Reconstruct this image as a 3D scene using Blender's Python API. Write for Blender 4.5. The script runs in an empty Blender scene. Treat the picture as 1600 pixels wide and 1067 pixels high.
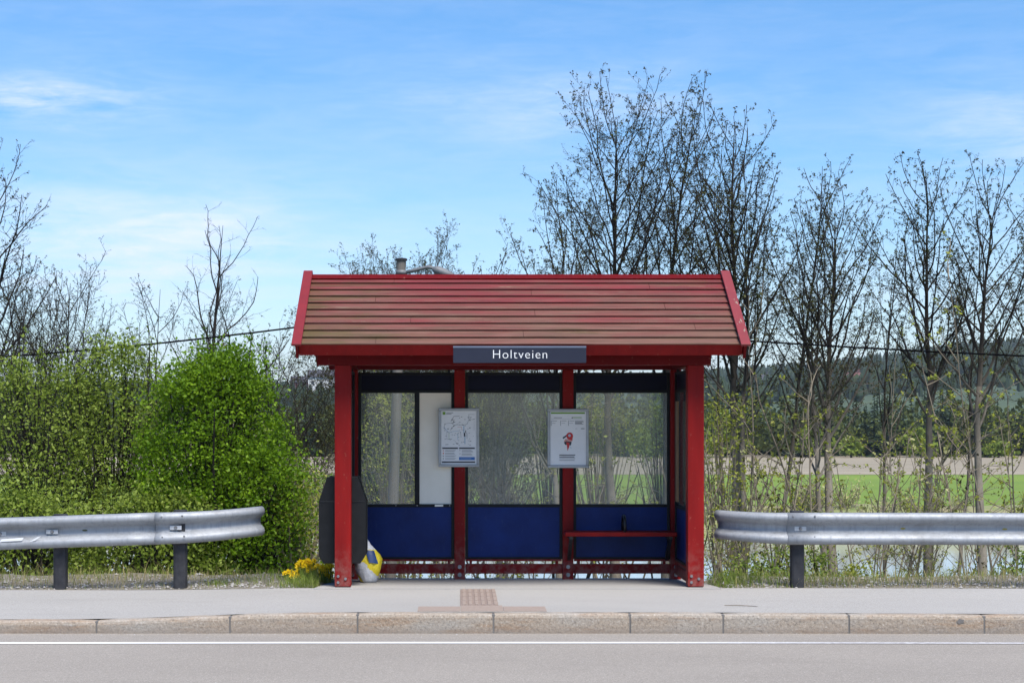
import bpy, math, random
from mathutils import Vector, Matrix, noise

sc = bpy.context.scene
COL = sc.collection
R = math.radians

# ------------------------------------------------------------------ camera constants
F = 2618.0          # focal length in photo pixels (1600 wide)
D0 = 16.6           # distance camera -> front posts of the shelter
CX, CZ = -0.58, 1.636
def X(px, d): return (px-720.0)*d/F + CX
def Z(py, d): return CZ + (660.0-py)*d/F
# world y = d - D0

# ------------------------------------------------------------------ mesh builder
class MB:
    def __init__(s): s.v=[]; s.f=[]; s.m=[]; s.cur=0
    def add(s, vs, fs):
        b=len(s.v); s.v.extend(vs)
        for f in fs: s.f.append([i+b for i in f]); s.m.append(s.cur)
    def box(s,x0,x1,y0,y1,z0,z1,M=None):
        vs=[(x,y,z) for z in (z0,z1) for y in (y0,y1) for x in (x0,x1)]
        if M is not None: vs=[tuple(M@Vector(v)) for v in vs]
        s.add(vs,[(0,2,3,1),(4,5,7,6),(0,1,5,4),(2,6,7,3),(0,4,6,2),(1,3,7,5)])
    def quad(s,a,b,c,d): s.add([a,b,c,d],[(0,1,2,3)])
    def rect(s,x0,x1,z0,z1,y): s.quad((x0,y,z0),(x1,y,z0),(x1,y,z1),(x0,y,z1))   # faces -y
    def prism(s,pts,axis,a,b):          # polygon extruded along an axis
        n=len(pts)
        def mk(p,t):
            return {'x':(t,p[0],p[1]),'y':(p[0],t,p[1]),'z':(p[0],p[1],t)}[axis]
        vs=[mk(p,a) for p in pts]+[mk(p,b) for p in pts]
        fs=[list(range(n))[::-1], list(range(n,2*n))]
        for i in range(n):
            j=(i+1)%n; fs.append((i,j,n+j,n+i))
        s.add(vs,fs)
    def tube(s,pts,rad,sides=8,cap=True):
        n=len(pts); rings=[]; b=len(s.v); up=Vector((0.13,0.21,1)).normalized()
        for i,p in enumerate(pts):
            p=Vector(p)
            t=(Vector(pts[min(i+1,n-1)])-Vector(pts[max(i-1,0)]))
            if t.length<1e-9: t=Vector((0,0,1))
            t.normalize()
            ref=Vector((1,0,0)) if abs(t.x)<0.8 else Vector((0,1,0))
            a=t.cross(ref).normalized(); c=t.cross(a)
            r=rad[i] if isinstance(rad,(list,tuple)) else rad
            for k in range(sides):
                an=2*math.pi*k/sides
                q=p+(a*math.cos(an)+c*math.sin(an))*r
                s.v.append((q.x,q.y,q.z))
        for i in range(n-1):
            for k in range(sides):
                k2=(k+1)%sides
                s.f.append([b+i*sides+k,b+(i+1)*sides+k,b+(i+1)*sides+k2,b+i*sides+k2]); s.m.append(s.cur)
        if cap:
            s.f.append([b+k for k in range(sides)]); s.m.append(s.cur)
            s.f.append([b+(n-1)*sides+k for k in range(sides)][::-1]); s.m.append(s.cur)
    def disc(s,c,r,n=14,y=None,sx=1,sz=1):     # vertical disc facing -y
        vs=[(c[0]+r*sx*math.cos(2*math.pi*k/n),c[1],c[2]+r*sz*math.sin(2*math.pi*k/n)) for k in range(n)]
        s.add(vs,[list(range(n))])
    def build(s,name,mats,parent=None,smooth=False,bevel=0,fix=False):
        me=bpy.data.meshes.new(name)
        o=Vector((0,0,0)); p=parent
        while p is not None: o+=p.location; p=p.parent
        vs=[(v[0]-o.x,v[1]-o.y,v[2]-o.z) for v in s.v] if parent else s.v
        me.from_pydata(vs,[],s.f)
        if not isinstance(mats,(list,tuple)): mats=[mats]
        for m in mats: me.materials.append(m)
        if len(mats)>1: me.polygons.foreach_set('material_index',s.m)
        if smooth: me.polygons.foreach_set('use_smooth',[True]*len(me.polygons))
        if fix:
            import bmesh
            bm=bmesh.new(); bm.from_mesh(me); bmesh.ops.recalc_face_normals(bm,faces=bm.faces); bm.to_mesh(me); bm.free()
        me.update()
        ob=bpy.data.objects.new(name,me); COL.objects.link(ob)
        if parent: ob.parent=parent
        if bevel:
            b=ob.modifiers.new('bevel','BEVEL'); b.width=bevel; b.segments=2; b.limit_method='ANGLE'; b.angle_limit=R(40)
        return ob

def tag(o,label=None,cat=None,group=None,kind=None):
    if label: o['label']=label
    if cat: o['category']=cat
    if group: o['group']=group
    if kind: o['kind']=kind
    return o
def thing(name,loc,label,cat,group=None):
    o=bpy.data.objects.new(name,None); COL.objects.link(o); o.location=loc; o.empty_display_size=0.2
    return tag(o,label,cat,group)
def copy_tree(o,parent=None):
    c=o.copy(); COL.objects.link(c); c.parent=parent
    for ch in list(o.children): copy_tree(ch,c)
    return c

# ------------------------------------------------------------------ materials
def lin(*c):
    return tuple(((x/255)/12.92 if x<=10 else ((x/255+0.055)/1.055)**2.4) for x in c)
class NT:
    def __init__(s,name):
        s.mat=bpy.data.materials.new(name); s.mat.use_nodes=True
        s.t=s.mat.node_tree; s.n=s.t.nodes; s.l=s.t.links
        s.bsdf=s.n['Principled BSDF']; s.out=s.n['Material Output']
    def node(s,typ,**kw):
        n=s.n.new(typ)
        for k,v in kw.items():
            if k in n.inputs: n.inputs[k].default_value=v
            else: setattr(n,k,v)
        return n
    def link(s,a,b): s.l.new(a,b)
    def coords(s,scale=(1,1,1)):
        tc=s.n.new('ShaderNodeTexCoord'); mp=s.n.new('ShaderNodeMapping')
        mp.inputs['Scale'].default_value=scale
        s.link(tc.outputs['Object'],mp.inputs['Vector']); return mp.outputs['Vector']
    def noise(s,scale,detail=4,rough=0.55,stretch=(1,1,1)):
        n=s.node('ShaderNodeTexNoise'); n.inputs['Scale'].default_value=scale
        n.inputs['Detail'].default_value=detail; n.inputs['Roughness'].default_value=rough
        s.link(s.coords(stretch),n.inputs['Vector']); return n.outputs['Fac']
    def ramp(s,fac,stops):
        r=s.node('ShaderNodeValToRGB'); e=r.color_ramp.elements
        while len(e)<len(stops): e.new(0.5)
        for el,(p,c) in zip(e,stops):
            el.position=p; el.color=(c[0],c[1],c[2],1) if isinstance(c,(tuple,list)) else (c,c,c,1)
        s.link(fac,r.inputs['Fac']); return r.outputs['Color']
    def mix(s,fac,a,b,mode='MIX'):
        m=s.node('ShaderNodeMix',data_type='RGBA',blend_type=mode)
        for i,x in ((0,fac),(6,a),(7,b)):
            if isinstance(x,(int,float)): m.inputs[i].default_value=x
            elif isinstance(x,(tuple,list)): m.inputs[i].default_value=(x[0],x[1],x[2],1)
            else: s.link(x,m.inputs[i])
        return m.outputs[2]
    def math(s,op,a,b=0.0):
        m=s.node('ShaderNodeMath',operation=op)
        for i,x in ((0,a),(1,b)):
            if isinstance(x,(int,float)): m.inputs[i].default_value=x
            else: s.link(x,m.inputs[i])
        return m.outputs[0]
    def color(s,c):
        if isinstance(c,(tuple,list)): s.bsdf.inputs['Base Color'].default_value=(c[0],c[1],c[2],1)
        else: s.link(c,s.bsdf.inputs['Base Color'])
    def bump(s,h,strength=0.3,dist=0.01):
        b=s.node('ShaderNodeBump'); b.inputs['Strength'].default_value=strength; b.inputs['Distance'].default_value=dist
        s.link(h,b.inputs['Height']); s.link(b.outputs['Normal'],s.bsdf.inputs['Normal'])
    def rough(s,r,metal=0.0,spec=None):
        if isinstance(r,(int,float)): s.bsdf.inputs['Roughness'].default_value=r
        else: s.link(r,s.bsdf.inputs['Roughness'])
        s.bsdf.inputs['Metallic'].default_value=metal
        if spec is not None: s.bsdf.inputs['Specular IOR Level'].default_value=spec

def pm(name,c1,c2=None,scale=6,rough=0.6,metal=0.0,bump=0.0,bscale=None,stretch=(1,1,1),lo=0.35,hi=0.65,spec=None,bd=0.01,detail=5):
    t=NT(name)
    if c2 is None: c2=tuple(x*0.8 for x in c1)
    f=t.noise(scale,detail,0.6,stretch)
    t.color(t.ramp(f,[(lo,c1),(hi,c2)])); t.rough(rough,metal,spec)
    if bump: t.bump(t.noise(bscale or scale*4,4,0.6,stretch),bump,bd)
    return t.mat

def leafmat(name,cols,trans=0.35,rough=0.5):
    t=NT(name)
    g=t.node('ShaderNodeNewGeometry')
    n=len(cols); stops=[(i/(n-1),c) for i,c in enumerate(cols)]
    pf=t.ramp(t.noise(2.3,3,0.55),[(0.34,0.0),(0.66,1.0)])
    c=t.ramp(t.math('ADD',t.math('MULTIPLY',g.outputs['Random Per Island'],0.55),t.math('MULTIPLY',pf,0.45)),stops)
    t.color(c); t.rough(rough,0,0.12)
    tr=t.node('ShaderNodeBsdfTranslucent'); t.link(c,tr.inputs['Color'])
    mx=t.node('ShaderNodeMixShader'); mx.inputs[0].default_value=trans
    t.link(t.bsdf.outputs[0],mx.inputs[1]); t.link(tr.outputs[0],mx.inputs[2])
    t.link(mx.outputs[0],t.out.inputs['Surface'])
    return t.mat

M={}
# painted red timber
def red_paint(name,base,dark,wear=0.0):
    t=NT(name)
    grain=t.noise(9,6,0.6,(1,1,0.12))
    c=t.ramp(grain,[(0.3,base),(0.7,dark)])
    sp=t.noise(38,5,0.7,(1,1,0.5))
    c=t.mix(t.ramp(sp,[(0.64,0.0),(0.70,0.7)]),c,(0.27,0.12,0.09))
    # scuffs towards the splash zone at the foot
    g=t.node('ShaderNodeNewGeometry'); sx=t.node('ShaderNodeSeparateXYZ'); t.link(g.outputs['Position'],sx.inputs[0])
    h=t.node('ShaderNodeMapRange'); h.inputs['From Min'].default_value=0.0; h.inputs['From Max'].default_value=0.45
    h.inputs['To Min'].default_value=0.75; h.inputs['To Max'].default_value=0.0
    t.link(sx.outputs['Z'],h.inputs['Value'])
    blot=t.ramp(t.noise(14,5,0.65),[(0.42,0.0),(0.62,1.0)])
    c=t.mix(t.math('MULTIPLY',h.outputs[0],blot),c,(0.22,0.10,0.085))
    t.color(c); t.rough(0.5,0,0.08); t.bump(t.noise(30,5,0.6,(1,1,0.08)),0.25,0.004)
    return t.mat
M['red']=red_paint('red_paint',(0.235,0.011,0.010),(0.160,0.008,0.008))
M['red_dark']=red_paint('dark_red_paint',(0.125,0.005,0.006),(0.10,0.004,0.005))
M['red_trim']=pm('red_trim_paint',(0.20,0.019,0.023),(0.165,0.016,0.020),7,0.5,bump=0.2,bscale=40,spec=0.25)
def peeled():
    t=NT('peeling_red_trim')
    c=t.ramp(t.noise(7,5),[(0.35,(0.205,0.020,0.024)),(0.7,(0.165,0.016,0.020))])
    m=t.ramp(t.noise(16,6,0.7,(1.6,0.35,0.35)),[(0.60,0.0),(0.66,1.0)])
    c=t.mix(m,c,(0.30,0.22,0.17)); t.color(c); t.rough(0.6); t.bump(m,0.5,0.004); return t.mat
M['red_peel']=peeled()
def roofboards():
    t=NT('weathered_roof_boards')
    g=t.node('ShaderNodeNewGeometry'); sx=t.node('ShaderNodeSeparateXYZ'); t.link(g.outputs['Position'],sx.inputs[0])
    isl=g.outputs['Random Per Island']
    base=t.ramp(t.noise(5,5,0.6,(0.4,3,3)),[(0.3,(0.215,0.036,0.042)),(0.7,(0.155,0.034,0.036))])
    faded=t.ramp(t.noise(8,6,0.65,(0.25,4,4)),[(0.3,(0.205,0.105,0.084)),(0.7,(0.130,0.084,0.054))])
    hz=t.node('ShaderNodeMapRange'); hz.inputs['From Min'].default_value=2.36; hz.inputs['From Max'].default_value=3.15
    hz.inputs['To Min'].default_value=0.74; hz.inputs['To Max'].default_value=0.40; t.link(sx.outputs['Z'],hz.inputs['Value'])
    n=t.noise(1.6,7,0.70,(0.55,2.5,2.5))
    n=t.math('ADD',n,t.math('MULTIPLY',t.math('SUBTRACT',isl,0.5),0.07))
    f=t.ramp(t.math('ADD',t.math('SUBTRACT',n,0.5),hz.outputs[0]),[(0.40,0.0),(0.72,0.92)])
    c=t.mix(f,base,faded)
    # moss, strongest at the low left corner
    lx=t.node('ShaderNodeMapRange'); lx.inputs['From Min'].default_value=-2.1; lx.inputs['From Max'].default_value=-1.0
    lx.inputs['To Min'].default_value=0.36; lx.inputs['To Max'].default_value=0.02; t.link(sx.outputs['X'],lx.inputs['Value'])
    mo=t.ramp(t.math('ADD',t.noise(3.0,6,0.7,(0.4,2,2)),t.math('MULTIPLY',lx.outputs[0],hz.outputs[0])),[(0.60,0.0),(0.80,0.8)])
    c=t.mix(mo,c,(0.085,0.075,0.026))
    # rotten streaks where paint has come off
    st=t.ramp(t.noise(3.2,7,0.72,(0.35,5,5)),[(0.65,0.0),(0.69,1.0)])
    c=t.mix(st,c,(0.27,0.215,0.14))
    kn=t.ramp(t.noise(9,6,0.75,(0.35,4,4)),[(0.665,0.0),(0.70,1.0)])
    c=t.mix(kn,c,(0.035,0.028,0.020))
    gr=t.noise(30,6,0.75,(0.06,1,1)); c=t.mix(t.ramp(gr,[(0.42,0.45),(0.58,0.0)]),c,(0.06,0.035,0.028)); t.color(c); t.rough(0.75,0,0.12); t.bump(gr,0.6,0.006)
    return t.mat
M['roof']=roofboards()
M['frame']=pm('black_metal_frame',(0.004,0.005,0.007),(0.008,0.009,0.012),9,0.5,spec=0.2)
M['head_shade']=pm('shaded_blue_head_panel',(0.0018,0.0028,0.014),(0.0025,0.004,0.020),4,0.5,spec=0.15)  # upper blue panel under the roof, its shade put into the colour
def blue():
    t=NT('blue_panel_laminate')
    c=t.ramp(t.noise(2.4,6,0.65,(1,1,0.8)),[(0.32,(0.003,0.013,0.085)),(0.70,(0.006,0.028,0.160))])
    c=t.mix(t.ramp(t.noise(40,4,0.6,(1,1,0.25)),[(0.60,0.0),(0.8,0.07)]),c,(0.2,0.24,0.3))
    t.color(c); t.rough(0.45,0,0.15); return t.mat
M['blue']=blue()
def glass():
    t=NT('dirty_glass')
    t.n.remove(t.bsdf)
    tr=t.node('ShaderNodeBsdfTransparent'); tr.inputs['Color'].default_value=(0.95,0.97,0.96,1)
    df=t.node('ShaderNodeBsdfDiffuse'); df.inputs['Color'].default_value=(0.55,0.57,0.55,1)
    tl=t.node('ShaderNodeBsdfTranslucent'); tl.inputs['Color'].default_value=(0.55,0.57,0.55,1)
    dt=t.node('ShaderNodeMixShader'); dt.inputs[0].default_value=0.5; t.link(df.outputs[0],dt.inputs[1]); t.link(tl.outputs[0],dt.inputs[2])
    gl=t.node('ShaderNodeBsdfGlossy'); gl.inputs['Roughness'].default_value=0.05
    f=t.ramp(t.noise(2.2,6,0.7),[(0.25,0.08),(0.75,0.26)])
    sc_=t.ramp(t.noise(14,6,0.75,(1,1,0.3)),[(0.62,0.0),(0.75,0.22)])
    f=t.math('ADD',f,sc_)
    a=t.node('ShaderNodeMixShader'); t.link(f,a.inputs[0]); t.link(tr.outputs[0],a.inputs[1]); t.link(dt.outputs[0],a.inputs[2])
    fr=t.node('ShaderNodeFresnel'); fr.inputs['IOR'].default_value=1.45
    b=t.node('ShaderNodeMixShader'); t.link(fr.outputs[0],b.inputs[0]); t.link(a.outputs[0],b.inputs[1]); t.link(gl.outputs[0],b.inputs[2])
    t.link(b.outputs[0],t.out.inputs['Surface']); return t.mat
M['glass']=glass()
M['white_panel']=pm('off_white_board',(0.86,0.81,0.71),(0.78,0.73,0.62),2.5,0.5)
M['bolt']=pm('galvanised_bolt',(0.30,0.30,0.31),(0.20,0.19,0.19),30,0.4,0.6)
M['brown']=pm('brown_edge_strip',(0.22,0.12,0.05),(0.16,0.09,0.04),8,0.6)
def galv():
    t=NT('galvanised_steel')
    c=t.ramp(t.noise(7,6,0.7,(0.5,1,1.2)),[(0.3,(0.35,0.365,0.385)),(0.7,(0.27,0.285,0.305))])
    drip=t.ramp(t.noise(38,4,0.6,(1,1,0.06)),[(0.48,0.0),(0.68,0.36)])
    c=t.mix(drip,c,(0.16,0.17,0.185))
    c=t.mix(t.ramp(t.noise(4.5,7,0.75,(0.6,1,1.5)),[(0.50,0.0),(0.72,0.5)]),c,(0.15,0.14,0.125))
    t.color(c); t.rough(t.ramp(t.noise(12,4),[(0.3,0.52),(0.7,0.68)]),0.35,0.35); t.bump(t.noise(60,3),0.06,0.002); return t.mat
M['galv']=galv()
M['post_dark']=pm('dark_post_coating',(0.026,0.026,0.030),(0.042,0.042,0.046),12,0.55,bump=0.1,spec=0.2)
M['bin']=pm('charcoal_bin_plastic',(0.009,0.0095,0.0105),(0.013,0.0135,0.0145),10,0.5,bump=0.1,bscale=150,spec=0.2)
M['sign']=pm('slate_blue_sign',(0.022,0.026,0.044),(0.019,0.022,0.038),3,0.5,spec=0.2)
M['sign_lip']=pm('sign_lip_metal',(0.16,0.18,0.24),(0.13,0.15,0.20),5,0.4,0.3)
M['letter']=pm('white_lettering',(0.80,0.80,0.80),(0.76,0.76,0.76),5,0.5)
M['plate']=pm('bright_zinc_plate',(0.52,0.53,0.54),(0.42,0.43,0.44),20,0.5,0.2)
M['alu']=pm('grey_aluminium',(0.36,0.37,0.38),(0.29,0.30,0.31),8,0.45,0.5)
M['paper']=pm('poster_paper',(0.74,0.75,0.76),(0.68,0.69,0.70),3,0.35)
def flat(n,c,r=0.6): return pm(n,c,tuple(x*0.85 for x in c),9,r)
M['ink']=flat('dark_ink',(0.035,0.037,0.05)); M['ink_grey']=flat('grey_ink',(0.25,0.26,0.28)); M['ink_green']=flat('green_ink',(0.16,0.34,0.03))
M['ink_blue']=flat('blue_ink',(0.03,0.14,0.42)); M['ink_red']=flat('red_ink',(0.55,0.03,0.03)); M['ink_pale']=flat('pale_blue_ink',(0.40,0.52,0.64)); M['ink_pink']=flat('pink_ink',(0.6,0.30,0.27))
M['black']=flat('black_rubber',(0.008,0.008,0.009),0.35)

def asphalt(name,c1,c2,spk):
    t=NT(name)
    c=t.ramp(t.noise(0.7,6,0.6,(0.4,1,1)),[(0.3,c1),(0.7,c2)])
    n=t.noise(92,4,0.8)
    c=t.mix(t.ramp(n,[(0.28,0.7),(0.46,0.0)]),c,tuple(x*0.45 for x in c1))
    c=t.mix(t.ramp(n,[(0.53,0.0),(0.70,0.75)]),c,spk)
    n2=t.noise(75,2,0.5); c=t.mix(t.ramp(n2,[(0.62,0.0),(0.74,0.45)]),c,spk); c=t.mix(t.ramp(n2,[(0.26,0.4),(0.38,0.0)]),c,tuple(x*0.5 for x in c1))
    c=t.mix(t.ramp(t.noise(3.1,7,0.75,(0.25,1,1)),[(0.55,0.0),(0.75,0.22)]),c,tuple(x*0.6 for x in c1))
    c=t.mix(t.ramp(t.noise(23,2,0.5),[(0.765,0.0),(0.785,0.7)]),c,(0.04,0.035,0.03))
    t.color(c); t.rough(0.88,0,0.2); t.bump(n,0.6,0.006); return t.mat
M['road']=asphalt('road_asphalt',(0.238,0.214,0.185),(0.280,0.252,0.218),(0.52,0.475,0.42))
M['pave']=asphalt('pavement_asphalt',(0.30,0.286,0.264),(0.35,0.332,0.306),(0.52,0.50,0.46))
M['concrete']=asphalt('pad_concrete',(0.30,0.285,0.265),(0.36,0.345,0.32),(0.44,0.42,0.40))
def line():
    t=NT('worn_white_line')
    m=t.ramp(t.noise(30,5,0.75,(0.6,1.5,1)),[(0.36,0.25),(0.54,1.0)])
    g=t.node('ShaderNodeNewGeometry'); sx=t.node('ShaderNodeSeparateXYZ'); t.link(g.outputs['Position'],sx.inputs[0])
    w=t.node('ShaderNodeMapRange'); w.inputs['From Min'].default_value=0.2; w.inputs['From Max'].default_value=2.6
    w.inputs['To Min'].default_value=0.16; w.inputs['To Max'].default_value=0.85; t.link(sx.outputs['X'],w.inputs['Value'])
    t.color(t.mix(t.math('MULTIPLY',m,w.outputs[0]),(0.74,0.74,0.72),(0.26,0.24,0.24))); t.rough(0.8); return t.mat
M['line']=line()
def granite():
    t=NT('kerb_granite')
    c=t.ramp(t.noise(2.2,5,0.6,(0.6,1,1.6)),[(0.30,(0.33,0.30,0.26)),(0.55,(0.32,0.26,0.20)),(0.75,(0.25,0.235,0.215))])
    r_=t.ramp(t.noise(3.4,6,0.7,(0.45,1,3.5)),[(0.52,0.0),(0.70,0.75)])
    c=t.mix(r_,c,(0.29,0.175,0.095))
    n=t.noise(46,4,0.8)
    c=t.mix(t.ramp(n,[(0.30,0.9),(0.47,0.0)]),c,(0.09,0.08,0.07))
    c=t.mix(t.ramp(n,[(0.55,0.0),(0.72,0.7)]),c,(0.58,0.54,0.48))
    # road grime at the foot
    g=t.node('ShaderNodeNewGeometry'); sx=t.node('ShaderNodeSeparateXYZ'); t.link(g.outputs['Position'],sx.inputs[0])
    h=t.node('ShaderNodeMapRange'); h.inputs['From Min'].default_value=-0.165; h.inputs['From Max'].default_value=-0.10
    h.inputs['To Min'].default_value=0.6; h.inputs['To Max'].default_value=0.0; t.link(sx.outputs['Z'],h.inputs['Value'])
    c=t.mix(h.outputs[0],c,(0.21,0.175,0.145))
    t.color(c); t.rough(0.85,0,0.25); t.bump(t.noise(28,6,0.7),0.7,0.012); return t.mat
M['granite']=granite()
M['mortar']=flat('joint_mortar',(0.16,0.15,0.14),0.9)
M['tile']=pm('reddish_paving_tile',(0.30,0.235,0.19),(0.26,0.20,0.165),30,0.85,bump=0.4,bscale=90)
M['tile_dark']=pm('ribbed_paving_tile',(0.265,0.205,0.17),(0.205,0.155,0.13),30,0.85,bump=0.4,bscale=90)
M['gravel']=pm('verge_gravel',(0.25,0.222,0.18),(0.15,0.132,0.10),60,0.95,bump=0.9,bscale=70,bd=0.02)
M['stone']=pm('loose_stones',(0.40,0.38,0.36),(0.24,0.22,0.20),9,0.9)
M['earth']=pm('bank_earth',(0.095,0.085,0.045),(0.07,0.095,0.03),1.2,0.95,bump=0.8,bscale=8,bd=0.1)
def water():
    t=NT('river_water')
    t.color((0.34,0.345,0.335)); t.rough(0.08,0,1.0)
    t.bump(t.noise(3.0,4,0.6,(0.35,1.0,1)),0.10,0.03); return t.mat
M['water']=water()
M['field']=pm('spring_grass_field',(0.150,0.220,0.014),(0.115,0.180,0.013),0.12,0.9,bump=0.5,bscale=3,bd=0.08,stretch=(0.3,1,1))
M['plough']=pm('dry_brown_field',(0.285,0.240,0.170),(0.225,0.19,0.13),0.15,0.95,bump=0.6,bscale=2,bd=0.1,stretch=(0.2,1,1))
M['hill']=pm('wooded_hill_ground',(0.030,0.050,0.020),(0.060,0.085,0.030),0.02,0.95)
M['farbank']=pm('far_bank_dry_grass',(0.27,0.235,0.12),(0.16,0.20,0.06),0.6,0.95,bump=0.6,bscale=5,bd=0.1)
M['base']=pm('distant_ground',(0.08,0.12,0.03),(0.10,0.10,0.05),0.01,0.95)
def bark(name,a,b,c):
    t=NT(name)
    k=t.ramp(t.noise(9,6,0.7,(1,1,0.5)),[(0.32,a),(0.62,b)])
    k=t.mix(t.ramp(t.noise(5,6,0.7,(1,1,1.6)),[(0.58,0.0),(0.68,0.85)]),k,c)
    t.color(k); t.rough(0.9,0,0.2); t.bump(t.noise(40,5,0.7,(1,1,0.3)),0.6,0.01); return t.mat
def tall_bark(name):
    t=NT(name)
    k=t.ramp(t.noise(9,6,0.7,(1,1,0.5)),[(0.32,(0.30,0.265,0.21)),(0.62,(0.20,0.172,0.135))])
    k=t.mix(t.ramp(t.noise(5,6,0.7,(1,1,1.6)),[(0.58,0.0),(0.68,0.85)]),k,(0.06,0.05,0.042))
    d=t.ramp(t.noise(9,5,0.6),[(0.3,(0.030,0.025,0.020)),(0.7,(0.018,0.015,0.013))])
    tc=t.node('ShaderNodeTexCoord'); sx=t.node('ShaderNodeSeparateXYZ'); t.link(tc.outputs['Object'],sx.inputs[0])
    m=t.node('ShaderNodeMapRange'); m.inputs['From Min'].default_value=2.4; m.inputs['From Max'].default_value=4.4; t.link(sx.outputs['Z'],m.inputs['Value'])
    k=t.mix(m.outputs[0],k,d)  # crown's dark look against the sky put into the bark colour
    t.color(k); t.rough(0.9,0,0.15); t.bump(t.noise(40,5,0.7,(1,1,0.3)),0.6,0.01); return t.mat
M['bark']=tall_bark('grey_bark_crown_shade')
M['bark_old']=bark('grey_brown_bark',(0.26,0.225,0.18),(0.17,0.145,0.115),(0.055,0.045,0.038))
M['bark_dark']=bark('dark_branch_bark',(0.026,0.022,0.018),(0.018,0.015,0.013),(0.010,0.009,0.008))
M['bark_mid']=bark('sapling_bark',(0.25,0.21,0.15),(0.17,0.14,0.10),(0.08,0.065,0.05))
M['bud']=leafmat('young_bud_leaves',[(0.022,0.019,0.010),(0.042,0.042,0.013),(0.095,0.100,0.020)],0.12)
M['lime']=leafmat('yellow_green_young_leaves',[(0.17,0.19,0.03),(0.27,0.30,0.04),(0.38,0.37,0.10)],0.35)
M['bush']=leafmat('bright_shrub_leaves',[(0.054,0.122,0.006),(0.122,0.222,0.009),(0.235,0.365,0.020)],0.38,0.45)
M['olive']=leafmat('olive_shrub_leaves',[(0.090,0.140,0.016),(0.190,0.255,0.032),(0.34,0.41,0.10)],0.35,0.5)
M['catkin']=leafmat('pale_catkin_leaves',[(0.20,0.23,0.05),(0.36,0.36,0.14),(0.52,0.48,0.26)],0.3)
M['conifer']=leafmat('dark_conifer_needles',[(0.012,0.022,0.009),(0.022,0.036,0.012),(0.036,0.052,0.016)],0.1,0.7)
M['farleaf']=leafmat('far_spring_leaves',[(0.045,0.062,0.018),(0.080,0.098,0.024),(0.13,0.15,0.035)],0.2,0.7)
M['farlime']=leafmat('far_lime_leaves',[(0.10,0.14,0.022),(0.15,0.20,0.028),(0.20,0.25,0.045)],0.2,0.7)
M['hilltree']=leafmat('hill_forest_trees',[(0.015,0.027,0.013),(0.026,0.042,0.017),(0.055,0.075,0.025)],0.05,0.8)
M['grass']=leafmat('verge_grass_blades',[(0.10,0.165,0.022),(0.17,0.24,0.035),(0.30,0.28,0.10)],0.3)
M['dry']=leafmat('dry_grass_blades',[(0.24,0.20,0.085),(0.36,0.30,0.14),(0.20,0.22,0.05)],0.25)
M['petal']=leafmat('yellow_petals',[(0.80,0.50,0.004),(0.88,0.60,0.01),(0.90,0.68,0.04)],0.2)
M['wood_grey']=pm('weathered_pole_wood',(0.165,0.150,0.13),(0.105,0.095,0.08),9,0.85,bump=0.5,bscale=30,stretch=(1,1,0.08))
M['cable']=pm('black_cable',(0.006,0.006,0.007),(0.005,0.005,0.006),9,0.95,spec=0.0)
M['lampgrey']=pm('lamp_grey_metal',(0.17,0.175,0.18),(0.12,0.125,0.13),12,0.6,0.1)

# ------------------------------------------------------------------ setting: road, pavement, kerb
RZ=-0.17                          # road level
ROAD_Y=-2.24                      # kerb face
def sheet(name,mat,xs,ys,zf,kind='structure',smooth=True):
    m=MB(); nx=len(xs); ny=len(ys)
    m.v=[(x,y,zf(x,y)) for y in ys for x in xs]
    m.f=[[j*nx+i,j*nx+i+1,(j+1)*nx+i+1,(j+1)*nx+i] for j in range(ny-1) for i in range(nx-1)]; m.m=[0]*len(m.f)
    o=m.build(name,mat,smooth=smooth); tag(o,kind=kind); return o
def frange(a,b,n): return [a+(b-a)*i/(n-1) for i in range(n)]
def smooth01(t): t=max(0,min(1,t)); return t*t*(3-2*t)
def kdrop(x):                      # the pavement dips towards the left end and very slightly to the right
    return -0.062*smooth01((-1.7-x)/2.3) - 0.018*smooth01((x-0.5)/5.0)
def kerb_y(x): return ROAD_Y - 0.03*smooth01((x-0.5)/5)
def pave_z(x,y):
    t=max(0,min(1,(0.0-y)/2.2)); return kdrop(x)*(0.35+0.65*t)
sheet('road',M['road'],[-60,-12,0,12,60],[-40,-16,-5,ROAD_Y+0.1],lambda x,y:RZ+0.0)
m=MB()
xs=frange(-12,12,25)
for a,b in zip(xs,xs[1:]):
    wob=lambda x: -2.86+0.006*math.sin(x*3.1)-0.05*smooth01((x-1)/5)-0.035*smooth01((-2-x)/3)
    m.quad((a,wob(a)-0.048,RZ+.004),(b,wob(b)-0.048,RZ+.004),(b,wob(b)+0.048,RZ+.004),(a,wob(a)+0.048,RZ+.004))
tag(m.build('road_edge_line',M['line']),kind='structure')
sheet('pavement',M['pave'],frange(-14,14,57),frange(ROAD_Y+0.11,0.0,10),pave_z)

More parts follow.
